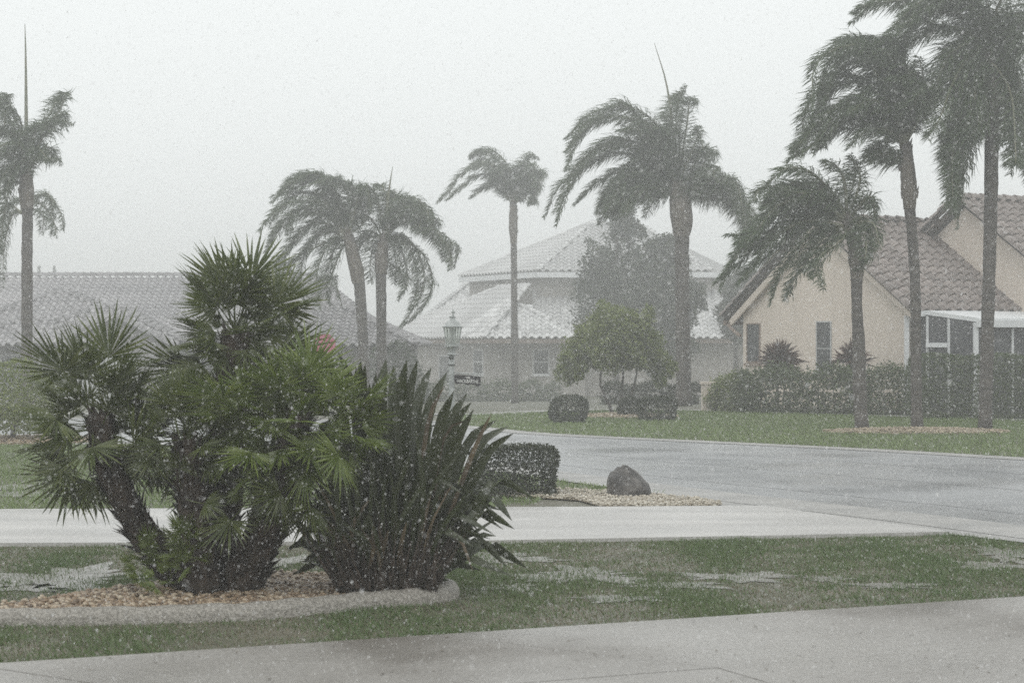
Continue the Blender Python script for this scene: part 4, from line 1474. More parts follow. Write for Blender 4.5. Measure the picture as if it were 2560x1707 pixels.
c = Q(1425, 950, 43.6)
c[2] = gz(43.6)
crown_tree('small_tree', 'small domed green tree on thin bent trunks across the road', c,
           [([c + (-.15, 0, 0), Q(1393, 915, 43.6), Q(1378, 870, 43.6), Q(1400, 800, 43.6)], .045), ([c + (.05, .1, 0), Q(1428, 900, 43.7), Q(1432, 850, 43.7), Q(1425, 780, 43.7)], .04),
            ([c + (.1, 0, 0), Q(1452, 900, 43.5), Q(1462, 860, 43.5), Q(1470, 790, 43.5)], .04)],
           blob_list(43.6, [(1415, 775, 75, 75), (1400, 735, 45, 42), (1350, 795, 52, 52), (1325, 830, 30, 30), (1480, 795, 52, 48), (1515, 832, 32, 30), (1430, 815, 62, 36), (1455, 755, 50, 48), (1385, 770, 50, 50), (1308, 845, 22, 26), (1532, 850, 20, 26)], 16), 6000, .075, M['tree'])
c = Q(1415, 905, 83)
c[2] = gz(83)
crown_tree('columnar_evergreen', 'tall narrow grey green evergreen behind the small domed tree', c, [([c, c + (0, 0, 3), c + (.05, 0, 7)], .16)],
           blob_list(83, [(1410, 700, 85, 110), (1425, 560, 48, 75), (1425, 490, 34, 55), (1438, 470, 28, 40), (1430, 440, 16, 24), (1375, 600, 42, 45), (1350, 660, 40, 45), (1455, 520, 20, 24), (1345, 740, 32, 40), (1450, 640, 50, 60)], 30), 3600, .15, M['evergreen'])
c = Q(1525, 905, 81)
c[2] = gz(81)
crown_tree('round_evergreen', 'rounder dark evergreen left of the shaggy palm trunk', c, [([c, c + (0, 0, 2), c + (.05, 0, 4.6)], .15)],
           blob_list(81, [(1525, 700, 70, 90), (1515, 600, 48, 55), (1535, 560, 30, 26), (1490, 570, 26, 24), (1555, 620, 36, 45), (1570, 680, 36, 50), (1530, 790, 60, 60), (1470, 690, 40, 60)], 26), 3400, .15, M['evergreen'])
c = Q(1690, 905, 88)
c[2] = gz(88)
crown_tree('hazy_tree', 'hazy tree rising behind the left eave of the beige house', c, [([c, c + (0, 0, 2), c + (0, 0, 4)], .15)],
           blob_list(88, [(1720, 650, 50, 36), (1690, 670, 30, 30), (1760, 660, 40, 30), (1700, 720, 50, 60)]), 2600, .2, M['evergreen'])
for px, lab in ((90, 'left one of two tiny far conifers above the grey roof'), (125, 'right one of two tiny far conifers above the grey roof')):
    c = Q(px, 700, 150)
    c[2] = gz(150)
    top = Q(px, 612, 150)
    t = thing('far_conifer', lab, 'tree', c, 'far conifers')
    MB().tube([c, top], [.15, .02], 6).build('trunk', M['bark'], t)
    p = []
    for k in range(500):
        h = rng.uniform(.3, 1)
        a = rng.uniform(0, 6.28)
        r = (1 - h) * 1.6 * rng.uniform(.5, 1)
        p.append(c + (top - c) * h + np.array((math.cos(a) * r, math.sin(a) * r, r * .3)))
    poly_obj('crown', leaf_quads(np.array(p), .25), M['evergreen'], t)

# clipped tree at the left edge
dome('clipped_tree', 'low clipped round tree at the left edge in brown gravel', 'tree', Q(25, 1012, 32)[:2], .78, .72, 6500, .06, M['tree'], flat=.55, trunk=.16)
# small shrub left of the white roofed house, by the dark roof
c = Q(905, 880, 60)
dome('distant_shrub', 'hazy shrub between the twin palms and the white roofed house', 'shrub', c[:2], 1.0, 1.5, 2500, .12, M['evergreen'], flat=.2)

hedge('box_hedge', 'low clipped box hedge behind the strap leaf plant', 'hedge', Q(1178, 1135, 20.6)[:2], .86, .6, .50, .08, 12000, .03, M['hedge'], .09, .016)
hedge('round_hedge', 'clipped dome bush on the far lawn left of the small tree', 'bush', Q(1306, 966, 39.2)[:2], .76, .74, .52, .1, 4200, .045, M['hedge'], .255, .014, 'clipped bushes on the far lawn')
hedge('round_hedge', 'clipped bush right at the foot of the small tree', 'bush', Q(1446, 955, 41.8)[:2], .5, .5, .42, .1, 2600, .045, M['hedge'], .21, .014, 'clipped bushes on the far lawn')
hedge('square_hedge', 'squarish clipped bush at the right side of the small tree', 'bush', Q(1510, 962, 40.4)[:2], .74, .7, .46, .1, 4200, .045, M['hedge'], .16, .014, 'clipped bushes on the far lawn')

# hedges along the beige house
hedge('house_hedge', 'loose green hedge below the gable wall windows of the beige house', 'hedge', (7.0, 44.0), 4.1, .8, .95, -.45, 15000, .075, M['hedge_far'], .2, .07)
hedge('house_hedge', 'yellowish rounded shrub at the left end of the gable hedge', 'hedge', (5.05, 45.4), 1.0, .8, .78, -.3, 4000, .075, M['tree'], .25, .06)
hedge('porch_hedge', 'tall clipped hedge in front of the screened porch', 'hedge', (11.2, 41.2), 5.8, .9, 1.30, -.12, 30000, .06, M['hedge_far'], .10, .022)
hedge('low_hedge', 'low dark hedge on the far lot left of the beige house', 'hedge', (3.9, 56), 2.6, .8, .55, 0, 4000, .09, M['hedge'], .15, .05)
hedge('low_hedge', 'low hazy hedge along the front of the white roofed house', 'hedge', (-1.8, 84), 7.5, 1.0, .75, 0, 5000, .14, M['hedge_far'], .25, .08)
MB().box((4.35, 45.5, -.02), (4.65, 45.8, .62)).box((4.32, 45.47, .62), (4.68, 45.83, .68)).build('garden_pillar', M['stucco'])
tag(bpy.data.objects['garden_pillar'], 'short beige pillar at the left end of the house hedge', 'pillar')


def spiky_shrub(name, label, c, R_, n, m, group):
    base = np.array((c[0], c[1], gz(c[1])))
    t = thing(name, label, 'shrub', base, group)
    tr = []
    rg = np.random.default_rng(int(abs(c[0] * 100)))
    for h0, k in ((.75, n // 2), (1.15, n // 2)):
        for i in range(k):
            a, el = rg.uniform(0, 6.28), rg.uniform(-.1, 1.5)
            dv = np.array((math.cos(a) * math.cos(el), math.sin(a) * math.cos(el), math.sin(el)))
            o = base + (0, 0, h0) + rg.normal(0, .05, 3)
            L = R_ * rg.uniform(.7, 1.1)
            w = np.cross(dv, rg.normal(size=3))
            w = w / np.linalg.norm(w) * .03
            md = o + dv * L * .5
            tip = o + dv * L - np.array((0, 0, .1 * L))
            tr += [(o, md + w, md - w), (md - w, md + w, tip)]
    tri_obj('foliage', tr, m, t)
    for a in (0, 2.1, 4.2):
        b = MB()
        b.tube([base + (.05 * math.cos(a), .05 * math.sin(a), 0), base + (.12 * math.cos(a), .12 * math.sin(a), .6), base + (.1 * math.cos(a), .1 * math.sin(a), 1.2)], .02, 6)
        b.build('stem', M['bark'], t)


spiky_shrub('spiky_shrub', 'spiky dark red shrub between the two gable windows', (6.17, 45.9), .58, 620, M['cordyline'], 'spiky red shrubs')
spiky_shrub('spiky_shrub', 'spiky dark red shrub right of the gable window, behind the short palm', (7.62, 44.5), .5, 480, M['cordyline'], 'spiky red shrubs')

# ------------------------------------------------------------------ boulder
def boulder():
    c = Q(1446, 1140, 20.4)
    vs, fs = [], []
    nu, nv = 26, 14
    rg = random.Random(5)
    ph = [rg.uniform(0, 6.28) for _ in range(9)]
    for j in range(nv + 1):
        el = -math.pi / 2 * .35 + (math.pi / 2 * 1.35) * j / nv
        for i in range(nu):
            a = 2 * math.pi * i / nu
            x, y, z = math.cos(a) * math.cos(el), math.sin(a) * math.cos(el), math.sin(el)
            # facets: clip against a few planes
            r = 1.0
            for (nx_, ny_, nz_, dd) in ((.55, -.15, .82, .80), (-.95, -.1, .3, .92), (.1, -.75, .62, .84), (-.35, -.2, .91, .86), (.9, -.3, .2, .92), (.2, -.98, .05, .82)):
                q = x * nx_ + y * ny_ + z * nz_
                if q > 0:
                    r = min(r, dd / q)
            r *= 1 + .02 * math.sin(3 * a + ph[0] + 3 * el) + .018 * math.sin(9 * a + ph[1] - 6 * el) + .012 * math.sin(17 * a + 11 * el + ph[2])
            vs.append((c[0] + x * r * .235 - .06 * max(0, z) * (1 - max(0, z) * .3), c[1] + y * r * .22, .03 + z * r * .31))
    for j in range(nv):
        for i in range(nu):
            fs.append((j * nu + i, j * nu + (i + 1) % nu, (j + 1) * nu + (i + 1) % nu, (j + 1) * nu + i))
    fs.append(tuple(range(nu))[::-1])
    o = obj('boulder', vs, fs, M['rock'], smooth=True)
    tag(o, 'dark brown boulder on pale gravel beside the road', 'boulder')


boulder()

# ------------------------------------------------------------------ lamp post with name sign
def lamp():
    D = 23.7
    bx, by = P(1129, 0, D)[0], D

    def zz(py):
        return CAM_H - (py - 853.5) / F * D
    t = thing('lamp_post', 'weathered white lamp post with glass lantern behind the strap leaf plant', 'lamp post', (bx, by, 0))
    c0 = np.array((bx, by, 0))
    lean = np.array((.012, 0, 0))
    MB().lathe(c0, [(.10, -.02), (.10, .10), (.075, .16), (.05, .22), (.036, .9), (.033, zz(915)), (.032, zz(889))], 14).build('post', M['lamp_paint'], t, True)
    MB().lathe(c0, [(.036, zz(889) + .001), (.06, zz(887)), (.06, zz(884)), (.035, zz(882)), (.038, zz(879)), (.075, zz(869)), (.085, zz(866.5))], 14).build('lantern_holder', M['lamp_paint'], t, True)
    MB().lathe(c0 + (0, -.045, 0), [(.03, zz(897)), (.034, zz(893)), (.03, zz(889.5))], 10).build('collar', M['lamp_dark'], t, True)
    MB().lathe(c0, [(.04, zz(914)), (.045, zz(912)), (.04, zz(910))], 10).build('collar', M['lamp_dark'], t, True)
    c1 = c0 + lean
    MB().lathe(c1, [(.08, zz(866.4)), (.098, zz(865.5)), (.098, zz(863.5)), (.06, zz(862.5))], 14).build('lantern_base', M['lamp_paint'], t, True)
    zb, zt = zz(862.4), zz(819.5)
    rb, rt = .073, .106
    for k in range(6):
        a0, a1 = math.radians(60 * k + 12), math.radians(60 * k + 72)
        p = [(c1[0] + r * math.cos(a), c1[1] + r * math.sin(a), z) for r, a, z in ((rb, a0, zb), (rb, a1, zb), (rt, a1, zt), (rt, a0, zt))]
        obj('glass_pane', p, [(0, 1, 2, 3)], M['lamp_glass'], t)
        MB().tube([np.array(p[0]), np.array(p[3])], .007, 5).build('lantern_bar', M['lamp_paint'], t)
    MB().lathe(c1, [(.018, zb), (.018, zz(836)), (.028, zz(833)), (.028, zz(823)), (.012, zz(821))], 10).build('bulb', M['trim'], t, True)
    cap = MB().lathe(c1, [(.104, zz(819.4)), (.128, zz(817.8)), (.128, zz(816.2)), (.095, zz(814)), (.088, zz(809)), (.068, zz(803)), (.04, zz(799.5)), (.034, zz(798.5)),
                          (.034, zz(793.5)), (.042, zz(793)), (.042, zz(790.5)), (.02, zz(790))], 18).build('lantern_cap', M['lamp_paint'], t, True)
    MB().lathe(c1 + (.006, 0, 0), [(.012, zz(790)), (.012, zz(786)), (.008, zz(785)), (.024, zz(781)), (.02, zz(778.5)), (.008, zz(777)), (.012, zz(775.5)), (.003, zz(773.5))], 10).build('finial', M['lamp_paint'], cap, True)
    x0, x1 = P(1134, 0, D)[0], P(1203, 0, D)[0]
    MB().tube([(x0 - .02, by, zz(931.5)), (x1, by, zz(936))], .008, 6).build('sign_arm', M['lamp_paint'], t)
    # the hanging sign: scalloped plate with raised letters
    s = thing('name_sign', 'small dark hanging name sign with scalloped lower edge on the lamp post arm', 'sign', ((x0 + x1) / 2, by, zz(966)))
    sx0, sx1 = P(1136.5, 0, D)[0], P(1201.5, 0, D)[0]
    prof = [(0, 937), (.03, 936), (.5, 938.2), (.97, 940.5), (1, 942), (1, 958), (.97, 964), (.9, 966), (.82, 964), (.72, 961.5), (.6, 961), (.52, 963.3), (.45, 961), (.36, 958.5), (.24, 958), (.12, 960), (.04, 959.5), (0, 955)]
    n = len(prof)
    pv = [(sx0 + (sx1 - sx0) * u, by - .011, zz(y)) for u, y in prof] + [(sx0 + (sx1 - sx0) * u, by + .011, zz(y)) for u, y in prof]
    obj('plate', pv, [tuple(range(n))[::-1], tuple(range(n, 2 * n))] + [(i, (i + 1) % n, (i + 1) % n + n, i + n) for i in range(n)], M['sign_black'], s)
    for u in (.16, .86):
        xx = sx0 + (sx1 - sx0) * u
        MB().tube([(xx, by, zz(934)), (xx, by, zz(939.5))], .003, 5).build('hook', M['steel'], s)
    for body, cy, size in (('THE', 944.4, 5.6), ('HACKBARTHS', 953.2, 8.6)):
        cu = bpy.data.curves.new('lettering', 'FONT')
        cu.body = body
        cu.align_x = 'CENTER'
        cu.align_y = 'CENTER'
        cu.size = size / F * D * 1.28
        cu.extrude = .002
        cu.offset = .0012
        tmp = bpy.data.objects.new('lettering_tmp', cu)
        COL.objects.link(tmp)
        bpy.context.view_layer.update()
        me = bpy.data.meshes.new_from_object(tmp.evaluated_get(bpy.context.evaluated_depsgraph_get()))
        bpy.data.objects.remove(tmp)
        me.materials.clear()
        me.materials.append(M['sign_text'])
        v = np.array([q.co[:] for q in me.vertices])
        wdt = v[:, 0].max() - v[:, 0].min()
        tgt = (sx1 - sx0) * (.8 if len(body) > 4 else .18)
        k = tgt / wdt
        xm = (sx0 + sx1) / 2
        o = bpy.data.objects.new('lettering', me)
        link(o, s)
        off = np.array((xm + .004, by - .0135, zz(cy))) - root_loc(s)
        tilt = math.radians(-2.6)
        o.matrix_basis = Matrix.Translation(off) @ Matrix.Rotation(-tilt * 1, 4, 'Y') @ Matrix.Rotation(math.pi / 2, 4, 'X') @ Matrix.Diagonal((k, 1, 1, 1))


lamp()


def stop_sign():
    D = 64
    c = P(812, 862, D)
    t = thing('stop_sign', 'hazy red octagonal stop sign beside the fan palm crown', 'sign', (c[0], D, gz(D)))
    r = .37
    pv = []
    for y in (-.01, .01):
        pv += [(c[0] + r * math.cos(math.radians(22.5 + 45 * k)), D + y, c[2] + r * math.sin(math.radians(22.5 + 45 * k))) for k in range(8)]
    obj('sign_face', pv, [tuple(range(8))[::-1], tuple(range(8, 16))] + [(i, (i + 1) % 8, (i + 1) % 8 + 8, i + 8) for i in range(8)], M['red'], t)
    MB().bar((c[0], D + .04, gz(D) - .05), (c[0], D + .04, c[2] + .3), .05).build('post', M['steel'], t)


stop_sign()

# ------------------------------------------------------------------ fan palm clump
def fan_mesh(name, seed, m, R_=.42, Lp=.30, nseg=26, spread=115):
    rg = random.Random(seed)
    vs, fs = [], []
    # stalk: flat triangular bar, slightly arched
    for i in range(4):
        s = i / 3
        w = .011 * (1 - .4 * s)
        y = -.03 * math.sin(math.pi * s)
        for dx, dy in ((-w, 0), (w, 0), (0, -w)):
            vs.append((dx, y + dy, Lp * s))
    for i in range(3):
        for k in range(3):
            fs.append((i * 3 + k, i * 3 + (k + 1) % 3, (i + 1) * 3 + (k + 1) % 3, (i + 1) * 3 + k))
    for k in range(nseg):
        a = math.radians(-spread + 2 * spread * k / (nseg - 1) + rg.uniform(-2.5, 2.5))
        R0 = R_ * (1 - .22 * (abs(a) / math.radians(spread)) ** 2) * rg.uniform(.82, 1.06)
        w = .0135 * rg.uniform(.85, 1.15)
        dx, dz = math.sin(a), math.cos(a)
        nx_, nz_ = dz, -dx
        cup = .10 * R0 * rg.uniform(.5, 1.6)
        bend = rg.uniform(-.05, .07) * R0
        mid = .42 * R0
        m2 = .75 * R0
        b = len(vs)
        vs.append((0, 0, Lp))
        vs.append((dx * mid - nx_ * w, -cup * .25 - .004, Lp + dz * mid - nz_ * w))
        vs.append((dx * mid, -cup * .25 + .009, Lp + dz * mid))
        vs.append((dx * mid + nx_ * w, -cup * .25 - .004, Lp + dz * mid + nz_ * w))
        vs.append((dx * m2 - nx_ * w * .62, -cup * .6 + bend * .5, Lp + dz * m2 - nz_ * w * .62))
        vs.append((dx * m2 + nx_ * w * .62, -cup * .6 + bend * .5, Lp + dz * m2 + nz_ * w * .62))
        vs.append((dx * R0, -cup + bend, Lp + dz * R0))
        fs += [(b, b + 1, b + 2), (b, b + 2, b + 3), (b + 1, b + 4, b + 2), (b + 2, b + 4, b + 5), (b + 2, b + 5, b + 3), (b + 4, b + 6, b + 5)]
    return mesh_data(name, vs, fs, m)


def fan_palm():
    base = Q(478, 1352, 12.6)
    t = thing('fan_palm', 'multi trunk fan palm with stiff spiky leaves in the planting bed', 'palm tree', (base[0], base[1], 0.02))
    ms = [fan_mesh('fan_leaf', s, M['fan'], R_=.40 + .03 * s, Lp=.30 + .06 * s, nseg=20 + 2 * s, spread=66 + 14 * s) for s in range(4)]
    mb = [fan_mesh('fan_leaf', s + 9, M['fan_bright'], R_=.40 + .03 * s, Lp=.28 + .06 * s, nseg=22 + 2 * s, spread=70 + 14 * s) for s in range(4)]
    rl = root_loc(t)
    rg = np.random.default_rng(77)

    def trunk(pts, r, Ds):
        p = [Q(x, y, D) for (x, y), D in zip(pts, Ds)]
        p[0][2] = min(p[0][2], .0)
        sp = spline(p, 16)
        rad = np.interp(np.linspace(0, 1, 16), np.linspace(0, 1, len(r)), r)
        tr = MB().tube(sp, rad, 10, jitter=.1).build('trunk', M['fan_trunk'], t)
        # stubs of old leaf bases, pointing up and out
        tris = []
        for i in range(int(90 * len(pts))):
            k = rg.integers(0, 15)
            f = rg.random()
            c = sp[k] * (1 - f) + sp[k + 1] * f
            ax = sp[k + 1] - sp[k]
            ax /= np.linalg.norm(ax)
            a = rg.uniform(0, 6.28)
            o = np.cross(ax, (0, 1.0, .2))
            o /= np.linalg.norm(o)
            o2 = np.cross(ax, o)
            n = o * math.cos(a) + o2 * math.sin(a)
            s = np.cross(ax, n)
            q = c + n * rad[k] * .9
            L = rg.uniform(.04, .12)
            tip = q + n * L * rg.uniform(.3, .75) + ax * L * .8 + rg.normal(0, .01, 3)
            tris += [(q - s * .018, q + s * .018, tip), (q - s * .018 - ax * .02, tip, q + s * .018 - ax * .02)]
        tri_obj('leaf_base_stub', tris, M['fan_trunk'], tr, 'stuff')
    trunk([(470, 1352), (400, 1300), (335, 1235), (285, 1145), (248, 1060), (226, 950)], [.12, .11, .095, .085, .085, .075], [12.6, 12.6, 12.55, 12.5, 12.5, 12.5])
    trunk([(480, 1360), (492, 1240), (510, 1080), (530, 900), (540, 760)], [.18, .16, .13, .11, .09], [12.6, 12.65, 12.75, 12.85, 12.9])
    trunk([(530, 1355), (585, 1270), (628, 1170), (660, 1060), (690, 950)], [.16, .125, .11, .10, .08], [12.55, 12.45, 12.35, 12.25, 12.2])
    trunk([(470, 1350), (455, 1250), (440, 1130), (425, 1010)], [.13, .11, .095, .075], [12.4, 12.35, 12.3, 12.3])

    def leafat(c, dv, me, s):
        z = dv / np.linalg.norm(dv)
        up = np.array((0, 0, 1.0)) + rg.normal(0, .25, 3)
        x = np.cross(up, z)
        if np.linalg.norm(x) < .15:
            x = np.cross(rg.normal(size=3), z)
        x /= np.linalg.norm(x)
        y = np.cross(z, x)
        roll = rg.normal(0, .5)
        x, y = x * math.cos(roll) + y * math.sin(roll), -x * math.sin(roll) + y * math.cos(roll)
        o = bpy.data.objects.new('fan_leaf', me)
        link(o, t)
        xf(o, c - rl, x * s, y * s, z * s)

    def crown(px, py, D, n, R_, meshes, el=(85, -40), lean=(0, 0), azr=None, front=0.0):
        c = Q(px, py, D)
        for i in range(n):
            f = (i + .5) / n
            e = math.radians(el[0] + (el[1] - el[0]) * f ** .85 + rg.uniform(-8, 8))
            a = i * 2.39996 + rg.uniform(-.2, .2)
            if azr:
                a = rg.uniform(*azr)
            dv = np.array((math.cos(a) * math.cos(e) + lean[0], math.sin(a) * math.cos(e) * .7 - front, math.sin(e) + lean[1]))
            leafat(c + rg.normal(0, .02, 3) - np.array((0, 0, .12 * f)), dv, meshes[i % len(meshes)], R_ * rg.uniform(.68, 1.16))
    crown(543, 760, 12.9, 40, .78, ms, (72, -32))
    crown(222, 950, 12.5, 28, .72, ms, (86, -40), lean=(-.12, 0))
    crown(212, 1010, 12.45, 7, .62, ms, (-5, -65), lean=(-.4, 0))
    crown(300, 950, 12.7, 7, .5, ms, (80, 0), lean=(.15, 0))
    crown(690, 955, 12.2, 32, .70, mb, (82, -40), lean=(-.05, 0), front=.15)
    crown(590, 970, 12.3, 18, .66, mb, (80, -35), front=.2)
    crown(780, 965, 12.0, 18, .56, mb, (75, -50), front=.1)
    crown(690, 1050, 12.15, 12, .55, ms, (20, -55), front=.1)
    crown(420, 1000, 12.3, 15, .56, ms, (85, -35))
    crown(330, 1020, 12.6, 6, .48, ms, (70, -30))
    crown(500, 1030, 12.6, 9, .54, ms, (60, -45))
    crown(600, 1080, 12.2, 9, .5, ms, (20, -50))
    crown(430, 1110, 12.25, 7, .4, ms, (80, -20))
    crown(335, 1285, 12.35, 11, .30, mb, (85, 0), lean=(-.2, 0))
    crown(430, 1250, 12.2, 12, .32, mb, (85, 0))
    crown(395, 1310, 12.2, 8, .28, mb, (80, 0), lean=(-.1, 0))
    for px, py, D, m_ in ((543, 740, 12.9, ms), (224, 945, 12.5, ms), (690, 950, 12.2, mb), (590, 965, 12.35, mb), (420, 995, 12.35, ms), (330, 1000, 12.6, ms), (500, 1010, 12.6, ms), (780, 960, 12.05, mb)):
        crown(px, py, D, 13, .42, m_, (85, -45))     # short young leaves filling the hearts


fan_palm()

# ------------------------------------------------------------------ strap leaf clump
def strap_plant():
    D0 = 12.45
    base = Q(885, 1355, D0)
    t = thing('strap_leaf_plant', 'dense clump of dark pointed strap leaves beside the fan palm', 'plant', (base[0], base[1], .02))
    rg = np.random.default_rng(99)

    def leaf(pts, w, m, Ds):
        p = [Q(x, y, D) for (x, y), D in zip(pts, Ds)]
        n = 9
        sp = spline(p, n)
        s = np.linspace(0, 1, n)
        wd = w * np.interp(s, [0, .15, .5, .75, .9, 1], [.45, .6, 1, .85, .5, .02])
        tang = np.gradient(sp, axis=0)
        tang /= np.linalg.norm(tang, axis=1)[:, None]
        yaw = rg.uniform(-.7, .7)
        ref = np.array((math.cos(yaw), math.sin(yaw), 0))
        side = ref[None] - tang * (tang @ ref)[:, None]
        side = side + np.cross(tang, np.array((0, 1.0, 0)))[:, :] * .8 * np.sign((np.cross(tang, np.array((0, 1.0, 0))) @ ref))[:, None]
        side /= np.linalg.norm(side, axis=1)[:, None]
        nr = np.cross(side, tang)
        vs, fs = [], []
        for i in range(n):
            vs += [sp[i] - side[i] * wd[i] / 2 + nr[i] * wd[i] * .18, sp[i], sp[i] + side[i] * wd[i] / 2 + nr[i] * wd[i] * .18]
        for i in range(n - 1):
            for k in (0, 1):
                fs.append((i * 3 + k, i * 3 + k + 1, (i + 1) * 3 + k + 1, (i + 1) * 3 + k))
        obj('strap_leaf', vs, fs, m, t, True)
    Z = 2352 / 2560.0

    def z4(x, y):                        # detail view coordinates -> 2352 view
        return ((700 + x / 2.413) * Z, (850 + y / 2.413) * Z)
    # traced leaf tips; each leaf rises from the clump's foot
    tips = [((350, 75), .075, (445, 330)), ((487, 115), .06, (480, 330)), ((515, 145), .055, (505, 330)), ((578, 195), .06, (570, 400)), ((640, 115), .085, (610, 340)), ((685, 150), .06, (675, 350)),
            ((765, 120), .07, (735, 330)), ((830, 120), .06, (780, 330)), ((915, 160), .075, (830, 380)), ((1010, 190), .085, (890, 450)), ((1050, 305), .075, (960, 520)), ((1130, 320), .075, (1000, 540)),
            ((1155, 375), .06, (1050, 520)), ((1168, 415), .07, (1060, 620)), ((1280, 435), .03, (1180, 640)), ((1310, 480), .065, (1130, 620)), ((1380, 520), .065, (1200, 640)), ((1410, 560), .06, (1250, 680)),
            ((1180, 470), .02, (1000, 560)), ((995, 270), .03, (900, 470)), ((285, 190), .07, (370, 400)), ((730, 200), .05, (690, 420)), ((460, 160), .04, (455, 360)), ((540, 260), .05, (540, 450)), ((800, 290), .05, (770, 480)),
            ((1540, 960), .05, (1300, 850)), ((1400, 1090), .06, (1260, 940)), ((1415, 1140), .06, (1200, 1040)), ((1305, 1180), .05, (1100, 1170)), ((1490, 1375), .07, (1230, 1230)), ((1370, 1370), .05, (1200, 1210)),
            ((1165, 1395), .02, (1080, 1200)), ((975, 1390), .04, (940, 1350)), ((40, 1260), .06, (180, 1225)), ((140, 1340), .055, (220, 1310)), ((65, 1420), .04, (230, 1350)), ((1250, 990), .05, (1100, 1050)),
            ((1170, 1250), .04, (1050, 1250)), ((130, 1130), .04, (200, 1130)), ((150, 950), .06, (260, 1150)), ((-60, 1110), .04, (60, 1050)), ((200, 1000), .06, (280, 1180)), ((1020, 1450), .03, (960, 1440))]
    for k in range(30):                   # loose leaves arching out low on both sides
        sd = 1 if k < 21 else -1
        ty = rg.uniform(760, 1430)
        rch = rg.uniform(430, 820) if sd > 0 else rg.uniform(430, 600)
        tips.append(((640 + sd * rch, ty), rg.uniform(.03, .055), (640 + sd * rch * .62, ty - rg.uniform(40, 190))))
    for (tip, w, md) in tips:
        if tip[1] > 900:
            w *= 1.25
        bx = 640 + (md[0] - 640) * .42 + rg.uniform(-40, 40)
        by = 1490 + rg.uniform(-40, 15)
        dd = rg.uniform(-.35, .25)
        mm = ((bx * .45 + md[0] * .55), (by * .45 + md[1] * .55))
        m = M['strap_dead'] if w <= .03 else M['strap']
        leaf([z4(bx, by), z4(*mm), z4(*md), z4(*tip)], w, m, [D0 + dd * .2, D0 + dd * .5, D0 + dd * .8, D0 + dd])
    # filler leaves of the dense heart
    for i in range(245):
        f = rg.uniform(-1, 1)
        bx = 640 + f * 270 + rg.uniform(-30, 30)
        by = 1505 + rg.uniform(-60, 10)
        lean = f * rg.uniform(.2, 1.0) + rg.normal(0, .28)
        hgt = rg.uniform(330, 1040) * (1 - .22 * abs(lean))
        tx = bx + lean * 340 + rg.normal(0, 50)
        ty = by - hgt
        if tx < 330:
            ty = max(ty, 500 + (330 - tx) * .8)
        if tx > 950:
            ty = max(ty, 480 + (tx - 950) * .6)
        mid = (bx + lean * 120 + rg.normal(0, 30), by - hgt * rg.uniform(.5, .62))
        dd = rg.uniform(-.45, .45)
        dry = rg.random() < .14
        leaf([z4(bx, by), z4(*mid), z4(tx, ty)], rg.uniform(.012, .03) if dry else rg.uniform(.018, .038), M['strap_dead'] if dry else M['strap'], [D0 + dd * .4, D0 + dd * .8, D0 + dd])
    # dry thatch at the foot
    tris = []
    for i in range(1800):
        f = rg.uniform(-1, 1)
        p0 = Q(*z4(640 + f * 300, 1510 + rg.uniform(-30, 10)), D0 + rg.uniform(-.3, .3))
        L = rg.uniform(.15, .55)
        dv = np.array((f * .35 + rg.normal(0, .18), rg.normal(0, .25), 1.0))
        dv /= np.linalg.norm(dv)
        sd = np.cross(dv, rg.normal(size=3))
        sd = sd / np.linalg.norm(sd) * rg.uniform(.006, .014)
        p0[2] = max(p0[2], 0)
        tris.append((p0 - sd, p0 + sd, p0 + dv * L))
    tri_obj('dry_thatch', tris, M['fan_trunk'], t, 'stuff')


strap_plant()

# ------------------------------------------------------------------ small debris on the concrete and rain
p = scatter([tuple(duv(-.5, .05)), tuple(duv(8, .05)), tuple(duv(8, 3.5)), tuple(duv(-.5, 3.5))], 420)
q = leaf_quads(np.column_stack([p, np.full(len(p), .036)]), .028)
q[:, :, 2] = .036 + (q[:, :, 2] - .036) * .12
tag(poly_obj('leaf_litter', q, M['litter'], None, 'stuff'), 'scattered wet leaf bits on the foreground driveway', 'leaf litter')


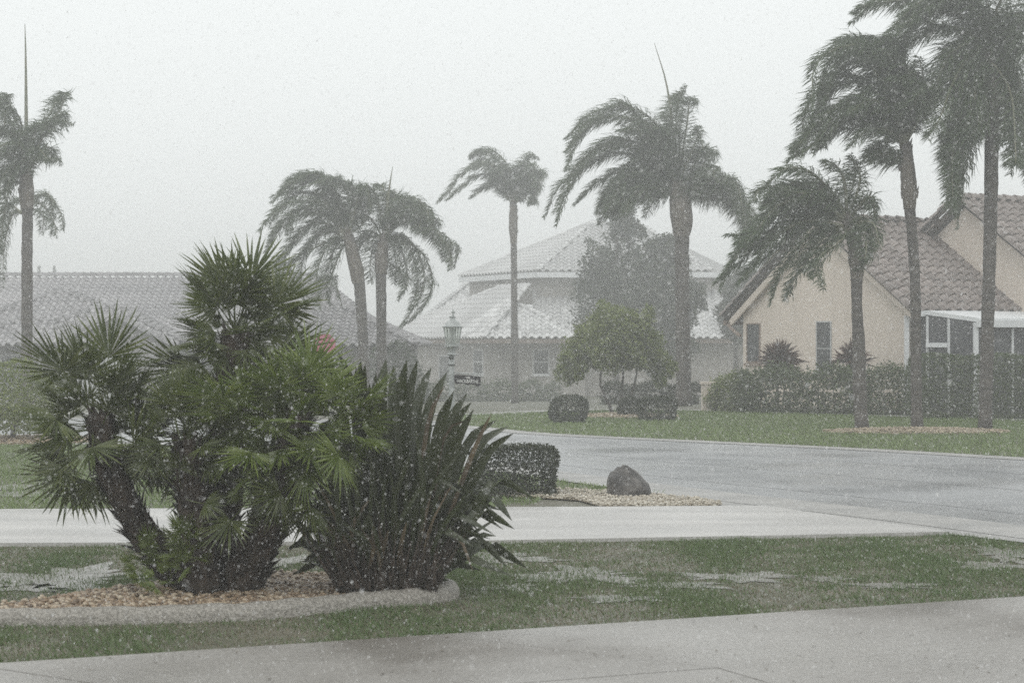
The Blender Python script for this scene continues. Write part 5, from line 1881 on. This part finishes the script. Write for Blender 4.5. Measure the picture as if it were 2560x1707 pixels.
def rain():
    rg = np.random.default_rng(2024)

    def region(n, d0, d1):
        D = (d0 ** 3 + rg.random(n) * (d1 ** 3 - d0 ** 3)) ** (1 / 3)
        x = rg.uniform(-.36, .36, n) * D + rg.uniform(-1, 1, n) * .8
        z = CAM_H + rg.uniform(-.22, .24, n) * D
        ok = z > .05
        return np.column_stack([x, D, z])[ok]
    near = region(2600, 3.0, 8)
    mid = np.vstack([region(42000, 6.5, 12.4), region(26000, 12, 20)])
    far = region(36000, 20, 42)
    tilt = math.radians(14)
    base = np.array(((math.cos(tilt), 0, math.sin(tilt)), (0, 1, 0), (-math.sin(tilt), 0, math.cos(tilt))))
    for lab, pts, V, Fc, r in (('near', near, SPH_V, SPH_F, .0013), ('mid', mid, OCT_V, OCT_F, .0014), ('far', far, OCT_V, OCT_F, .0024)):
        n = len(pts)
        rr = r * np.exp(rg.normal(0, .28, n))
        v = V * np.array((1, 1, 1.9))
        o = many_obj('rain', v, Fc, pts, rr[:, None], np.repeat(base[None], n, 0), M['rain'], None, 'stuff')
        tag(o, {'near': 'large blurred raindrops close to the camera', 'mid': 'white raindrops falling in front of the fan palm', 'far': 'fine rain falling over the road and far lawn'}[lab], 'rain')


rain()


def splashes():                            # little crowns of drops thrown up from the wet paving
    rg = np.random.default_rng(31)
    pts = []
    for poly, n in ((ROAD_NEAR[6:30] + ROAD_FAR[6:30][::-1], 900), (DRIVE2, 500), ([tuple(duv(-1, .05)), tuple(duv(9, .05)), tuple(duv(9, 3.5)), tuple(duv(-1, 3.5))], 260)):
        for c in scatter(poly, n, rg):
            k = rg.integers(3, 8)
            q = np.column_stack([c[0] + rg.normal(0, .012, k), c[1] + rg.normal(0, .012, k), .035 + np.abs(rg.normal(0, .018, k))])
            pts.append(q)
    pts = np.vstack(pts)
    n = len(pts)
    o = many_obj('rain_splash', OCT_V, OCT_F, pts, (.0019 * np.exp(rg.normal(0, .35, n)))[:, None], rand_rots(n, rg), M['rain'], None, 'stuff')
    tag(o, 'small splashes of rain on the road and driveways', 'rain')


splashes()

# ------------------------------------------------------------------ rain haze
hz = MB().box((-201, -31, -2.2), (201, 261, 10.6))
m = bpy.data.materials.new('rain_haze')
m.use_nodes = True
m.node_tree.nodes.clear()
out = m.node_tree.nodes.new('ShaderNodeOutputMaterial')
pvn = m.node_tree.nodes.new('ShaderNodeVolumePrincipled')
pvn.inputs['Color'].default_value = (1, 1, 1, 1)
pvn.inputs['Density'].default_value = .0064
pvn.inputs['Anisotropy'].default_value = .7
m.node_tree.links.new(pvn.outputs[0], out.inputs['Volume'])
ho = hz.build('haze', m)
struct(ho, 'stuff')
